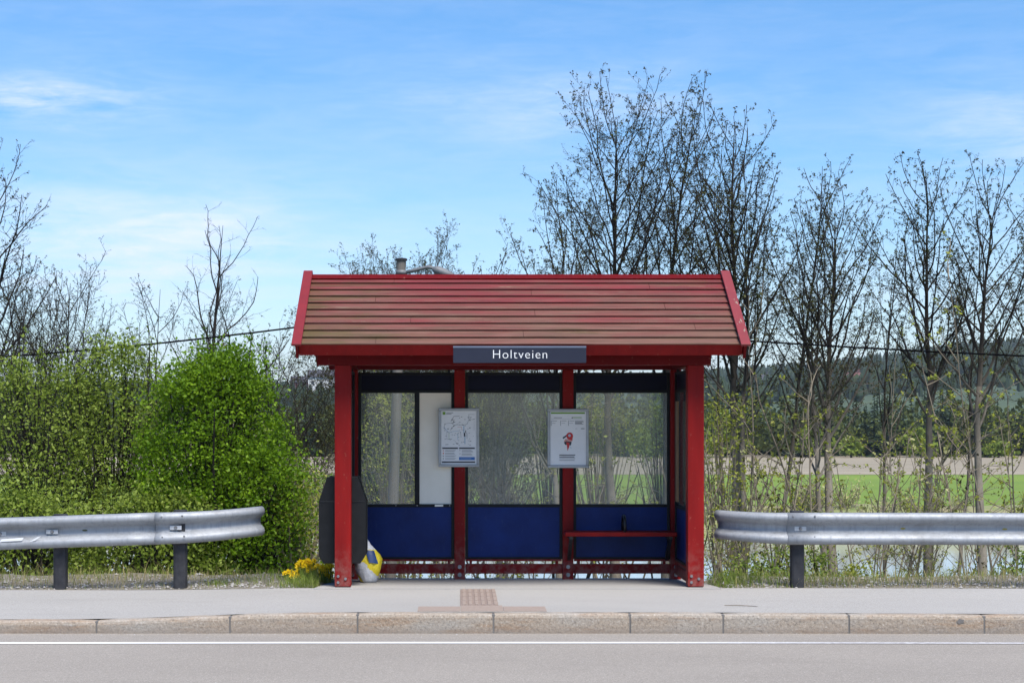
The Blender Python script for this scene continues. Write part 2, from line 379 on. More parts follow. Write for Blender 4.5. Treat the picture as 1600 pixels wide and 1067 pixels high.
kb=[-70,152,360,559,771,984,1129,1325,1535,1745]
klab=['granite kerbstone lowest of the row, at the left photo edge',
 'granite kerbstone sloping down in front of the left guardrail',
 'granite kerbstone just left of the shelter under the yellow flowers',
 'granite kerbstone in front of the left shelter post and litter bin',
 'granite kerbstone in front of the ribbed paving tiles and right poster',
 'short granite kerbstone in front of the red bench',
 'granite kerbstone in front of the stick and curved right rail end',
 'granite kerbstone in front of the right guardrail with dark spot',
 'granite kerbstone at the far right end of the row']
dk=14.40
rnd=random.Random(5)
for i in range(9):
    x0=X(kb[i],dk)+0.008; x1=X(kb[i+1],dk)-0.008
    mb=MB(); n=8; prof=[(0,-0.30),(0,-0.035),(0.006,-0.014),(0.022,-0.002),(0.12,0.0),(0.12,-0.30)]
    for k in range(n+1):
        x=x0+(x1-x0)*k/n; z=kdrop(x)+rnd.uniform(-.0025,.0025); yb=kerb_y(x)+rnd.uniform(-.003,.003)
        pin=0.006 if k in(0,n) else 0
        for (py,pz) in prof: mb.v.append((x,yb+py+(pin if py<0.1 else 0),z+pz-(pin if pz>-0.05 else 0)))
    L=len(prof)
    for k in range(n):
        for q in range(L):
            q2=(q+1)%L; mb.f.append([k*L+q,(k+1)*L+q,(k+1)*L+q2,k*L+q2]); mb.m.append(0)
    mb.f.append(list(range(L))); mb.m.append(0); mb.f.append([n*L+q for q in range(L)][::-1]); mb.m.append(0)
    o=mb.build('kerbstone',M['granite'],fix=True)
    tag(o,klab[i],'kerbstone','granite kerbstones along the pavement')
    if i==7:
        xs0=X(1497,dk); st_=MB(); rr_=[0.8,1.1,0.9,1.2,0.7,1.0,0.9,1.15,0.8,1.0]
        st_.add([(xs0+0.036*q*math.cos(k*0.628),kerb_y(xs0)-0.006,kdrop(xs0)-0.050+0.020*q*math.sin(k*0.628)) for k,q in enumerate(rr_)],[list(range(10))])
        st_.build('stain',M['mortar'],o)
mb=MB()
for i in range(1,9):
    x=X(kb[i],dk); z=kdrop(x); mb.box(x-0.012,x+0.012,kerb_y(x)+0.012,kerb_y(x)+0.115,-0.3,z-0.008)
tag(mb.build('kerb_mortar',M['mortar']),kind='structure')
mb=MB()
for (xa_,xb_) in ((-14,X(kb[0],dk)-0.008),(X(kb[9],dk)+0.008,14)):
    n=6
    for k in range(n):
        a=xa_+(xb_-xa_)*k/n+0.006; b=xa_+(xb_-xa_)*(k+1)/n-0.006
        mb.box(a,b,kerb_y(a),kerb_y(a)+0.12,-0.3,kdrop(a))
tag(mb.build('kerb',M['granite'],bevel=0.015),kind='structure')

# concrete pad of the shelter
PADR=-0.058
def pad_z(y): return 0.006+ (PADR-0.006)*max(0,min(1,(y-0.05)/1.45))
mb=MB()
pts=[(-2.02,-0.12),(1.98,-0.12),(1.90,1.66),(-1.90,1.66)]
NX=10
top=[]
for (yy,w0,w1) in ((-0.14,-2.03,1.98),(0.1,-2.01,1.97),(0.8,-1.95,1.93),(1.66,-1.90,1.90)):
    top.append([(w0+(w1-w0)*i/NX,yy,pad_z(yy)) for i in range(NX+1)])
for r0,r1 in zip(top,top[1:]):
    for i in range(NX): mb.quad(r0[i],r0[i+1],r1[i+1],r1[i])
for i in range(NX):
    a,b=top[0][i],top[0][i+1]; mb.quad((a[0],a[1],-0.2),(b[0],b[1],-0.2),b,a)
    a,b=top[-1][i],top[-1][i+1]; mb.quad(a,b,(b[0],b[1],-0.5),(a[0],a[1],-0.5))
for r0,r1 in zip(top,top[1:]):
    mb.quad((r1[0][0],r1[0][1],-0.4),(r0[0][0],r0[0][1],-0.4),r0[0],r1[0]); mb.quad((r0[-1][0],r0[-1][1],-0.4),(r1[-1][0],r1[-1][1],-0.4),r1[-1],r0[-1])
tag(mb.build('concrete_pad',M['concrete'],fix=True),kind='structure')

# tactile paving
T=thing('tactile_paving',(-0.42,-1.1,0.0),'reddish paving tiles with a ribbed guiding strip in front of the shelter','paving tiles')
d_=15.0
mb=MB()
for r_ in range(4):
    y0=-1.62+r_*0.36
    for c in range(1):
        mb.box(-0.585,-0.245,y0,y0+0.352,-0.05,0.006)
mb.build('ribbed_tile_bed',M['tile_dark'],T)
mb=MB()
for k in range(6):
    x=-0.565+k*0.057
    for r_ in range(4):
        y0=-1.62+r_*0.36
        mb.box(x,x+0.030,y0+0.01,y0+0.342,0.005,0.012)
mb.build('rib',M['tile'],T)
mb=MB()
for k in range(3):
    x0=-0.955+k*0.375
    mb.box(x0,x0+0.37,-2.08,-1.72 if k!=1 else -1.63,-0.05,0.0055)
mb.build('flat_tile',M['tile'],T)

# ------------------------------------------------------------------ terrain behind
def vz(x,y):
    w_=smooth01((abs(x)-1.97)/0.12)
    return vz0(x,y)*w_+(pad_z(y)-0.035)*(1-w_)
def vz0(x,y): # verge
    n=noise.noise(Vector((x*0.9,y*1.3,3.1)))*0.03+noise.noise(Vector((x*4,y*4,7)))*0.012
    base=-0.02*smooth01((-1.9-x)/3)
    if y<0.05: return base-0.004+ (0 if y<0.01 else n*0.3)
    return base+0.010+n+0.035*smooth01((y-0.1)/0.6)*(1 if x<-2 else 0.3) - 0.16*smooth01((y-1.0)/1.0)
def bank_z(x,y):
    d=y+D0
    t=max(0,(d-18.6)/15.4)
    return -0.20-3.6*min(t,1.35)+noise.noise(Vector((x*0.5,y*0.5,1)))*0.10*min(1,t*6)
sheet('gravel_verge',M['gravel'],frange(-14,-1.80,110),frange(-0.01,2.0,24),vz)
sheet('gravel_verge',M['gravel'],frange(1.80,14,110),frange(-0.01,2.0,24),vz)
sheet('embankment',M['earth'],frange(-60,60,90),frange(1.6,20,30),lambda x,y: bank_z(x,y) if y>1.99 else -0.25)
WZ=-3.55
sheet('river',M['water'],[-250,-60,0,60,250],[16,40,60.5],lambda x,y:WZ)
def fbz(x,y):
    t=smooth01((y-56.5)/6.5); return -3.9+1.5*t+noise.noise(Vector((x*.2,y*.3,5)))*0.2*t
sheet('far_bank',M['farbank'],frange(-250,250,120),frange(55,65,12),fbz)
sheet('green_field',M['field'],frange(-300,300,40),[64.6,80,95,112.6],lambda x,y:-2.38)
sheet('ploughed_field',M['plough'],frange(-300,300,60),frange(112.4,200,12),lambda x,y:-2.36+0.0)
SKY=[(-400,612),(0,612),(440,610),(520,606),(700,604),(900,600),(1100,590),(1160,584),(1200,580),(1300,570),(1400,559),(1500,548),(1600,539),(1750,528),(2100,520)]
def skyline(px):
    for (a,ya),(b,yb) in zip(SKY,SKY[1:]):
        if a<=px<=b: return ya+(yb-ya)*(px-a)/(b-a)
    return SKY[0][1] if px<SKY[0][0] else SKY[-1][1]
def hill_z(x,y):
    d=y+D0; px=720+(x-CX)*F/d
    top=Z(skyline(px)+4,1200)
    t=(d-215)/(1200-215)
    if t<=1: z=-2.4+(top+2.4)*(max(t,0)**1.15)
    else: z=top-(t-1)*60
    return z+noise.noise(Vector((x*.006,y*.006,2)))*3*max(0,min(1,t*2))
mb=MB(); ds=frange(212,1500,34); pxs=frange(-500,2100,60)
for d in ds:
    for px in pxs:
        x=X(px,d); mb.v.append((x,d-D0,hill_z(x,d-D0)))
n_=len(pxs)
mb.f=[[j*n_+i,j*n_+i+1,(j+1)*n_+i+1,(j+1)*n_+i] for j in range(len(ds)-1) for i in range(n_-1)]; mb.m=[0]*len(mb.f)
tag(mb.build('hill',M['hill'],smooth=True),kind='structure')
sheet('ground',M['base'],[-4000,-400,400,4000],[-4000,-300,300,4000],lambda x,y:-8.0)

# ------------------------------------------------------------------ bus shelter
S=thing('bus_shelter',(0,0.7,0),'red timber bus shelter with pitched boarded roof and blue glazed panels','bus shelter')
FW=0.16
BEAM0,BEAM1=2.205,2.345
def bolt(mb,x,y,z,r=0.016): mb.tube([(x,y,z),(x,y-0.012,z)],r,8)
for sx in (-1,1):
    x=sx*1.75
    mb=MB(); mb.box(x-FW/2,x+FW/2,0.0,FW,0.012,BEAM0-0.002)
    p=mb.build('post',M['red'],S,bevel=0.006)
    for (bx,bz) in ((-0.045,0.115),(-0.045,0.055),(0.028,0.09)):
        b=MB(); bolt(b,x+bx,0.0,bz,0.014); b.build('bolt',M['bolt'],p)
    b=MB(); b.box(x-0.07,x+0.07,0.01,0.15,-0.02,0.012); b.build('foot_plate',M['post_dark'],p)
RY=1.50                                   # rear wall plane
rear=[(-1.745,0.115),(-0.592,0.115),(0.575,0.115),(1.735,0.115)]
for i,(x,w) in enumerate(rear):
    mb=MB(); mb.box(x-w/2,x+w/2,RY-0.07,RY+0.07,PADR,BEAM0-0.002)
    p=mb.build('post',M['red'],S,bevel=0.005)
    for bz in (0.085,0.0):
        b=MB(); bolt(b,x,RY-0.07,bz,0.022); b.build('bolt',M['bolt'],p)
# top plates
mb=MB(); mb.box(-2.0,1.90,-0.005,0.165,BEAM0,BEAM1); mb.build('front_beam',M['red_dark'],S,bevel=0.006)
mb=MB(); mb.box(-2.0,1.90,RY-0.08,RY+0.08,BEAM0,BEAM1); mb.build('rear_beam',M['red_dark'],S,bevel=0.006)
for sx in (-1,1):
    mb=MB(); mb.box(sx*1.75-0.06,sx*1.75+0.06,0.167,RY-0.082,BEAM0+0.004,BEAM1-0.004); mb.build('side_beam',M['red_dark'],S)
# roof
EY,EZ=-0.38,2.372; GY,GZ=0.80,3.13       # eave and ridge (front slope)
BY=2*GY-EY                                 # rear eave
RXL,RXR=-2.152,2.152
run=GY-EY; rise=GZ-EZ; SL=math.hypot(run,rise); ca,sa=run/SL,rise/SL
def slope(mat,front):
    mb=MB(); nb=10
    for k in range(nb):
        a=SL*k/nb-0.0; b=SL*(k+1)/nb+0.020
        if k==nb-1: b=SL
        th=0.013
        def P(s_,h): # s along slope from eave, h above slope plane
            y=EY+s_*ca-h*sa; z=EZ+s_*sa+h*ca
            return ((y if front else 2*GY-y),z)
        lo0=0.017; hi0=0.0
        prof=[P(a,lo0),P(a,lo0+th),P(b,hi0+th*0.6),P(b,hi0)]
        # butt joints between boards, staggered
        r=random.Random(k*7+(1 if front else 2)); cuts=[RXL]+sorted([-2.1+1.4*((k%3)+0.6)+r.uniform(-.2,.2)])+[RXR]
        cuts=[c for c in cuts if RXL<=c<=RXR]
        for c0,c1 in zip(cuts,cuts[1:]): mb.prism(prof,'x',c0+0.001,c1-0.001)
    return mb.build('roof_slope',mat,S,fix=True,bevel=0.0025)
slope(M['roof'],True); slope(M['roof'],False)
for front in (True,False):               # soffit boarding under the slope
    f=lambda y:(y if front else 2*GY-y)
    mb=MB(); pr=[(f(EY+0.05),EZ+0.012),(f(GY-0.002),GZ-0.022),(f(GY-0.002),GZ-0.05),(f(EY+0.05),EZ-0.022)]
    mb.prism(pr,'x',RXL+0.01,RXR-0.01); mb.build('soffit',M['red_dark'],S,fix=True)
    # fascia square to the slope
    w,hh=0.026,0.108
    def Q(s_,h):
        y=EY+s_*ca-h*sa; z=EZ+s_*sa+h*ca; return (f(y),z)
    mb=MB(); mb.prism([Q(0.012,0.014),Q(0.012+w,0.014),Q(0.012+w,-hh),Q(0.012,-hh)],'x',RXL,RXR); mb.build('fascia',M['red'],S,fix=True,bevel=0.003)
mb=MB(); mb.prism([(GY-0.07,GZ-0.005),(GY,GZ+0.043),(GY+0.07,GZ-0.005),(GY+0.062,GZ-0.018),(GY,GZ+0.022),(GY-0.062,GZ-0.018)],'x',RXL,RXR)
mb.build('ridge_cap',M['red_dark'],S,fix=True)
for sx in (-1,1):
    xo=sx*2.165
    for front in (True,False):
        f=lambda y:(y if front else 2*GY-y)
        def Q(s_,h):
            y=EY+s_*ca-h*sa; z=EZ+s_*sa+h*ca; return (f(y),z)
        e=SL+0.0
        def ridge(h): return (GY,GZ+h/ca)
        mat=M['red_peel'] if (sx==1 and front) else M['red_trim']
        mb=MB(); mb.prism([Q(-0.075,0.046),Q(-0.075,0.071),ridge(0.071),ridge(0.046)],'x',xo-0.047,xo+0.047)
        bb=mb.build('bargeboard',mat,S,fix=True,bevel=0.004)
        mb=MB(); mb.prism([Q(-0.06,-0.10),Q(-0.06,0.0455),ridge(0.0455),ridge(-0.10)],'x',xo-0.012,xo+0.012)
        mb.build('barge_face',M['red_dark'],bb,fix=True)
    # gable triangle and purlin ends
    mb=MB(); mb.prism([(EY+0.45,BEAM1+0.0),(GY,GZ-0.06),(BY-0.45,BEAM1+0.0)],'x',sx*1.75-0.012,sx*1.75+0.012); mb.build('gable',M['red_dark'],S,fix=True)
# rear wall panels
def wall_panel(x0,x1,split=None,side=None):
    """framed panel in the rear wall: head panel coloured for shade, glass, blue apron"""
    yf0,yf1=RY-0.03,RY+0.03
    zt,zh,zg1,zg0,zb=2.175,2.0,1.955,0.757,0.165
    fw=0.032
    def B(mb,a,b,z0,z1,y0=yf0,y1=yf1):
        if side is None: mb.box(a,b,y0,y1,z0,z1)
        else:
            mb.box(side-(y1-y0)/2,side+(y1-y0)/2,a,b,z0,z1)
    mb=MB()
    B(mb,x0,x0+fw,zb,zt); B(mb,x1-fw,x1,zb,zt)
    xi0,xi1=x0+fw,x1-fw
    B(mb,xi0,xi1,zt-0.03,zt); B(mb,xi0,xi1,zg1,zg1+0.03); B(mb,xi0,xi1,zg0-0.032,zg0); B(mb,xi0,xi1,zb,zb+0.022)
    if split: B(mb,split[0],split[1],zg0+.001,zg1-.001)
    fr=mb.build('wall_panel',M['frame'],S,bevel=0.003)
    mb=MB(); B(mb,xi0-.004,xi1+.004,zg1+0.028,zt-0.028,RY-0.012,RY+0.012); mb.build('head_panel',M['head_shade'],fr)
    mb=MB(); B(mb,xi0-.004,xi1+.004,zb+0.02,zg0-0.030,RY-0.014,RY+0.010); mb.build('apron_panel',M['blue'],fr)
    if split:
        mb=MB(); B(mb,xi0-.004,split[0]+.004,zg0-.003,zg1+.003,RY-0.003,RY+0.003); mb.build('glass_pane',M['glass'],fr)
        mb=MB(); B(mb,split[1]-.004,xi1+.004,zg0-.003,zg1+.003,RY-0.010,RY+0.010); mb.build('white_board',M['white_panel'],fr)
    else:
        mb=MB(); B(mb,xi0-.004,xi1+.004,zg0-.003,zg1+.003,RY-0.003,RY+0.003); mb.build('glass_pane',M['glass'],fr)
    for a in (x0+0.06,x1-0.06):
        mb=MB(); B(mb,a-0.012,a+0.012,zt,BEAM0,RY-0.015,RY+0.015); mb.build('hanger',M['frame'],fr)
        mb=MB(); B(mb,a-0.014,a+0.014,0.112,zb,RY-0.015,RY+0.015); mb.build('spacer',M['red'],fr)
    mb=MB(); B(mb,x0+0.01,x1-0.01,zb-0.022,zb-0.001,RY-0.036,RY+0.03); mb.build('sill_strip',M['red'],fr)
    return fr
bays=[(-1.687,-0.650),(-0.533,0.517),(0.633,1.677)]
dr=RY+D0
f0=wall_panel(*bays[0],split=(X(648,dr),X(655.5,dr)))
wall_panel(*bays[1]); wall_panel(*bays[2])
mb=MB(); mb.box(-0.86,-0.77,RY-0.034,RY-0.0305,0.732,0.752); mb.build('sticker',M['white_panel'],f0)
for x in (-1.28,-1.05,-0.70):
    mb=MB(); bolt(mb,x,RY-0.03,0.742,0.006); mb.build('bolt',M['bolt'],f0)
for (a,b) in ((-1.687,-0.650),(-0.533,0.517),(0.633,1.677)):
    mb=MB(); mb.box(a,b,RY-0.025,RY+0.025,0.008,0.112); mb.build('lower_rail',M['red'],S,bevel=0.004)
# side walls
sp=wall_panel(0.175,RY-0.075,side=1.75)
mb=MB(); mb.box(1.700,1.716,1.05,1.20,0.80,1.86); mb.build('notice_edge',M['brown'],sp)
wall_panel(0.60,RY-0.075,side=-1.75)
for sx,a in ((1,0.165),(-1,0.165)):
    mb=MB(); mb.box(sx*1.75-0.025,sx*1.75+0.025,a,RY-0.072,0.008,0.112); mb.build('lower_rail',M['red'],S,bevel=0.004)

# ------------------------------------------------------------------ name sign
dS=D0-0.46; yS=-0.46
sx0,sx1=X(708,dS),X(916,dS); sz0,sz1=Z(567,dS),Z(540.5,dS)
T=thing('name_sign',((sx0+sx1)/2,yS,sz0),'slate blue stop sign reading Holtveien under the red roof edge','sign')
mb=MB(); mb.box(sx0,sx1,yS,yS+0.035,sz0,sz1-0.018); mb.build('sign_panel',M['sign'],T,bevel=0.002)
mb=MB(); mb.box(sx0,sx1,yS-0.003,yS+0.037,sz1-0.0178,sz1); mb.build('sign_lip',M['sign_lip'],T)
for x in (sx0+0.12,sx1-0.12):
    mb=MB(); mb.box(x-0.02,x+0.02,yS+0.036,yS+0.30,sz1-0.07,sz1-0.05); mb.build('bracket',M['sign_lip'],T)
def text_mesh(name,body,size,mat,parent,x,y,z,align='CENTER',spacing=1.0,offset=0.0,extr=0.001):
    cu=bpy.data.curves.new(name,'FONT'); cu.body=body; cu.size=size; cu.align_x=align; cu.space_character=spacing
    cu.extrude=extr; cu.offset=offset; cu.resolution_u=4
    to=bpy.data.objects.new('tmp',cu); COL.objects.link(to)
    dg=bpy.context.evaluated_depsgraph_get(); me=bpy.data.meshes.new_from_object(to.evaluated_get(dg))
    bpy.data.objects.remove(to); 
    me.name=name; me.materials.clear(); me.materials.append(mat)
    ob=bpy.data.objects.new(name,me); COL.objects.link(ob)
    o=Vector((0,0,0)); p=parent
    while p is not None: o+=p.location; p=p.parent
    ob.parent=parent; ob.location=Vector((x,y,z))-o; ob.rotation_euler=(R(90),0,0); return ob
text_mesh('lettering','Holtveien',0.122,M['letter'],T,X(812.5,dS),yS-0.0025,Z(560,dS),spacing=1.12,offset=-0.0018)

# ------------------------------------------------------------------ poster cases
def poster_case(px0,px1,py0,py1,d,label):
    y=d-D0; x0,x1=X(px0,d),X(px1,d); z0,z1=Z(py1,d),Z(py0,d)
    T=thing('poster_case',((x0+x1)/2,y,z0),label,'poster')
    w=0.030
    mb=MB(); mb.box(x0,x1,y,y+0.03,z0,z0+w); mb.box(x0,x1,y,y+0.03,z1-w,z1); mb.box(x0,x0+w,y,y+0.03,z0+w,z1-w); mb.box(x1-w,x1,y,y+0.03,z0+w,z1-w)
    mb.build('frame',M['alu'],T,bevel=0.006)
    mb=MB(); mb.box(x0+w-0.002,x1-w+0.002,y+0.014,y+0.026,z0+w-0.002,z1-w+0.002); pg=mb.build('poster',M['paper'],T)
    return T,pg,x0+w,x1-w,z0+w,z1-w,y+0.0125
mats_print=[M['ink'],M['ink_grey'],M['ink_green'],M['ink_blue'],M['ink_red'],M['ink_pale'],M['ink_pink']]
dp=RY-0.12+D0
T1,pg,x0,x1,z0,z1,yp=poster_case(685,749,637.5,729.5,dp,'grey framed poster with a network map, left of the two')
W_,H_=x1-x0,z1-z0
mb=MB()
def pr(a,b,c,d,mi): # fractions, from left / from top
    mb.cur=mi; mb.rect(x0+a*W_,x0+b*W_,z1-d*H_,z1-c*H_,yp)
pr(0.04,0.12,0.018,0.07,2)
for k in range(2): pr(0.14,0.34-0.05*k,0.028+0.022*k,0.040+0.022*k,1)
r=random.Random(3)
# network lines, station ticks and names
def ln(pts,mi,w=0.006):
    mb.cur=mi
    for (a,b),(c,d) in zip(pts,pts[1:]):
        p=Vector((x0+a*W_,z1-b*H_)); q=Vector((x0+c*W_,z1-d*H_)); t=(q-p)
        if t.length<1e-6: continue
        t.normalize(); n=Vector((-t.y,t.x))*w*W_*0.5
        mb.quad((p.x-n.x,yp,p.y-n.y),(q.x-n.x,yp,q.y-n.y),(q.x+n.x,yp,q.y+n.y),(p.x+n.x,yp,p.y+n.y))
ln([(0.26,0.36),(0.38,0.26),(0.68,0.26),(0.74,0.24),(0.78,0.16),(0.94,0.16)],1,0.011)
ln([(0.08,0.33),(0.10,0.24),(0.22,0.23),(0.36,0.22)],1,0.009); ln([(0.36,0.22),(0.32,0.14),(0.36,0.10),(0.52,0.095)],0,0.008)
ln([(0.07,0.30),(0.16,0.37),(0.22,0.41),(0.36,0.38),(0.50,0.375)],5,0.012); ln([(0.46,0.30),(0.58,0.30),(0.58,0.36)],6,0.010)
ln([(0.64,0.28),(0.64,0.40),(0.67,0.46),(0.67,0.62)],5,0.03); ln([(0.70,0.42),(0.73,0.42),(0.73,0.52)],1,0.012)
ln([(0.78,0.06),(0.78,0.16)],1,0.008); ln([(0.78,0.065),(0.94,0.065)],1,0.008); ln([(0.16,0.38),(0.16,0.53),(0.28,0.53)],1,0.007); ln([(0.22,0.40),(0.22,0.52)],2,0.008)
ln([(0.93,0.18),(0.93,0.37)],1,0.006); ln([(0.47,0.42),(0.47,0.54)],5,0.014); ln([(0.55,0.40),(0.56,0.48)],1,0.008)
for k in range(70):
    a=r.uniform(0.06,0.92); c=r.uniform(0.10,0.64)
    l=r.uniform(0.015,0.05); pr(a,a+l,c,c+0.008,r.choice([0,1,1]))
for k in range(9):
    a=r.choice([0.27,0.29,0.34,0.18,0.66,0.68,0.80]); c=r.uniform(0.14,0.45); pr(a,a+0.024,c,c+0.02,0)
pr(0.64,0.68,0.41,0.48,0)
pr(0.03,0.475,0.685,0.712,0); pr(0.505,0.95,0.685,0.712,0)
for k in range(4):
    c=0.735+k*0.05
    pr(0.045,0.075,c,c+0.022,[6,4,1,1][k])
    for q in range(2): pr(0.11,0.11+r.uniform(0.2,0.36),c+0.002+q*0.016,c+0.009+q*0.016,1)
for k in range(2):
    c=0.735+k*0.062; pr(0.52,0.54,c,c+0.012,0)
    for q in range(3): pr(0.58,0.58+r.uniform(0.25,0.36),c+q*0.015,c+0.006+q*0.015,1)
pr(0.505,0.95,0.865,0.922,3); mb.cur=5; mb.rect(x0+0.54*W_,x0+0.85*W_,z1-0.897*H_,z1-0.889*H_,yp-0.0006)
pr(0.02,0.96,0.945,0.972,0)
for k in range(len(mb.f)):   # keep overlapping inks apart
    for i in mb.f[k]:
        v=mb.v[i]; mb.v[i]=(v[0],v[1]-0.000012*k,v[2])
mb.build('print',mats_print,pg)
T2,pg,x0,x1,z0,z1,yp=poster_case(855.5,920,638.5,731,dp,'grey framed notice with green top bar and small red drawing')
T2.rotation_euler=(0,0,0)
W_,H_=x1-x0,z1-z0
mb=MB()
pr(0.02,0.97,0.012,0.042,2); pr(0.03,0.90,0.135,0.139,1); pr(0.10,0.33,0.108,0.120,1); pr(0.60,0.88,0.105,0.118,2); pr(0.60,0.63,0.105,0.125,0)
for k,a in enumerate((0.02,0.285,0.505)):
    pr(a,a+0.014,0.165,0.265,1); pr(a+0.03,a+0.17,0.17,0.178,1); pr(a+0.03,a+0.13,0.215,0.221,1)
for q in range(4): pr(0.695,0.70+r.uniform(0.16,0.24),0.168+0.02*q,0.179+0.02*q,[1,1,0,1][q])
pr(0.70,0.76,0.315,0.322,1); pr(0.86,0.96,0.312,0.324,0)
# small red drawing: disc, dark wing strokes, cone
def pp(pts,mi): mb.cur=mi; mb.add([(x0+a*W_,yp,z1-b*H_) for a,b in pts],[list(range(len(pts)))[::-1]])
def pd(a,b,rx,rz,mi,n=18): pp([(a+rx*math.cos(2*math.pi*k/n),b+rz*math.sin(2*math.pi*k/n)) for k in range(n)],mi)
pp([(0.34,0.485),(0.46,0.43),(0.48,0.455),(0.37,0.51)],0)
pp([(0.38,0.56),(0.42,0.51),(0.60,0.51),(0.63,0.545),(0.52,0.585)],6); pp([(0.38,0.575),(0.45,0.55),(0.60,0.565),(0.58,0.63),(0.42,0.62)],0)
pp([(0.45,0.57),(0.54,0.58),(0.535,0.65),(0.485,0.735),(0.47,0.66)],4); pd(0.545,0.455,0.095,0.066,4); pp([(0.55,0.50),(0.63,0.48),(0.62,0.535),(0.54,0.53)],4)
pd(0.54,0.447,0.036,0.026,5); pp([(0.56,0.64),(0.60,0.68),(0.575,0.685)],5)
for q in range(4): pr(0.255,0.70-0.02*(q%2),0.802+0.034*q,(0.818 if q<2 else 0.812)+0.034*q,0 if q<2 else 1)
for k in range(len(mb.f)):
    for i in mb.f[k]:
        v=mb.v[i]; mb.v[i]=(v[0],v[1]-0.00002*k,v[2])
mb.build('print',mats_print,pg)

# ------------------------------------------------------------------ bench
T=thing('bench',(1.14,1.25,-0.05),'narrow red timber bench with black armrest inside the shelter','bench')
bx0,bx1=0.520,1.70
mb=MB(); mb.box(bx0,bx1,1.05,1.21,0.436,0.480); mb.box(bx0,bx1,1.222,1.39,0.436,0.480); mb.build('seat',M['red'],T,bevel=0.008)
for x in (bx0+0.065,bx1-0.065):
    mb=MB(); mb.box(x-0.02,x+0.02,1.08,1.425,0.405,0.434); 
    mb.prism([(1.09,0.404),(1.15,0.404),(1.428,0.215),(1.428,0.155)],'x',x-0.018,x+0.018)
    mb.build('bracket',M['black'],T,fix=True)
mb=MB(); xa=X(975,D0+1.2)
pts=[]
for k in range(13):
    a=math.pi*k/12; pts.append((xa,1.22-0.12*math.cos(a),0.56+0.085*math.sin(a)))
pts=[(xa,1.10,0.475)]+pts+[(xa,1.34,0.475)]
mb.tube(pts,0.017,10); mb.build('armrest',M['black'],T,smooth=True)

# ------------------------------------------------------------------ litter bin on the left post
T=thing('litter_bin',(-1.765,0.30,0.2),'dark grey litter bin with cut corners behind the left shelter post','litter bin')
db=D0+0.18
def bp(px,py): return (X(px,db),Z(py,db))
out=[bp(511,745),bp(558.5,745),bp(571.5,783),bp(571.5,866),bp(563,880),bp(505,880),bp(498,868),bp(498,783)]
mb=MB(); mb.prism(out,'y',0.18,0.205); 
mb.build('front_panel',M['bin'],T,fix=True,bevel=0.004)
ins=[(a*0.94+(-1.765)*0.06,b*0.95+0.63*0.05) for a,b in out]
mb=MB(); mb.prism(ins,'y',0.206,0.50); mb.build('body',M['bin'],T,fix=True,bevel=0.01)
mb=MB(); mb.prism(out,'y',0.501,0.525); mb.build('rear_panel',M['bin'],T,fix=True,bevel=0.004)
mb=MB(); mb.box(X(500,db),X(569.5,db),0.174,0.1795,Z(784,db),Z(782.5,db)); mb.build('lid_seam',M['black'],T)

# ------------------------------------------------------------------ shopping bag
def bagmat():
    t=NT('printed_plastic_bag')
    g=t.node('ShaderNodeNewGeometry'); sx=t.node('ShaderNodeSeparateXYZ'); t.link(g.outputs['Position'],sx.inputs[0])
    # yellow print: swirl band following the bag, white below
    u=t.math('SUBTRACT',sx.outputs['X'],-1.64); w=t.math('SUBTRACT',sx.outputs['Z'],-0.03)
    s_=t.math('ADD',t.math('MULTIPLY',u,2.2),t.math('MULTIPLY',w,2.6))
    s_=t.math('ADD',s_,t.math('MULTIPLY',t.math('SUBTRACT',t.noise(7,3),0.5),0.5))
    c=t.ramp(s_,[(0.0,(0.72,0.55,0.02)),(0.13,(0.72,0.55,0.02)),(0.16,(0.62,0.62,0.64)),(0.58,(0.60,0.60,0.62)),(0.61,(0.74,0.58,0.02)),(1.0,(0.78,0.62,0.03))])
    hi=t.ramp(w,[(0.335,0.0),(0.35,1.0)]); c=t.mix(hi,c,(0.66,0.66,0.68))
    t.color(c); t.rough(0.35,0,0.5); t.bump(t.noise(16,5,0.65),0.9,0.02); return t.mat
M['bag']=bagmat(); M['bag_blue']=flat('deep_blue_print',(0.012,0.045,0.16),0.4)
bd=17.5; by=bd-D0; bgz=pad_z(by)
bcx=X(576,bd)
T=thing('shopping_bag',(bcx,by,bgz),'crumpled white and yellow plastic shopping bag beside the litter bin','bag')
mb=MB(); rings=16; sides=22
sec=[(0.00,0.060,0.05,-0.004),(0.008,0.080,0.07,-0.006),(0.03,0.092,0.08,-0.008),(0.08,0.112,0.09,-0.006),(0.14,0.134,0.10,-0.004),(0.19,0.142,0.10,0.000),(0.24,0.126,0.085,0.006),(0.29,0.100,0.07,0.004),(0.335,0.078,0.055,-0.004),(0.37,0.056,0.04,-0.012),(0.395,0.042,0.028,-0.020),(0.42,0.034,0.018,-0.024),(0.44,0.012,0.008,-0.03)]
for i,(h,rx,ry,ox) in enumerate(sec):
    for k in range(sides):
        a=2*math.pi*k/sides
        cr=1+0.16*noise.noise(Vector((math.cos(a)*2.2,math.sin(a)*2.2,h*9)))+0.05*math.cos(5*a+h*22)+0.05*math.cos(9*a-h*31)
        mb.v.append((bcx+ox+rx*cr*math.cos(a),by+ry*cr*math.sin(a),bgz+0.003+h))
for i in range(len(sec)-1):
    for k in range(sides):
        k2=(k+1)%sides; mb.f.append([i*sides+k,i*sides+k2,(i+1)*sides+k2,(i+1)*sides+k]); mb.m.append(0)
mb.f.append(list(range(sides))[::-1]); mb.m.append(0)
body=mb.build('bag_body',M['bag'],T,smooth=True)
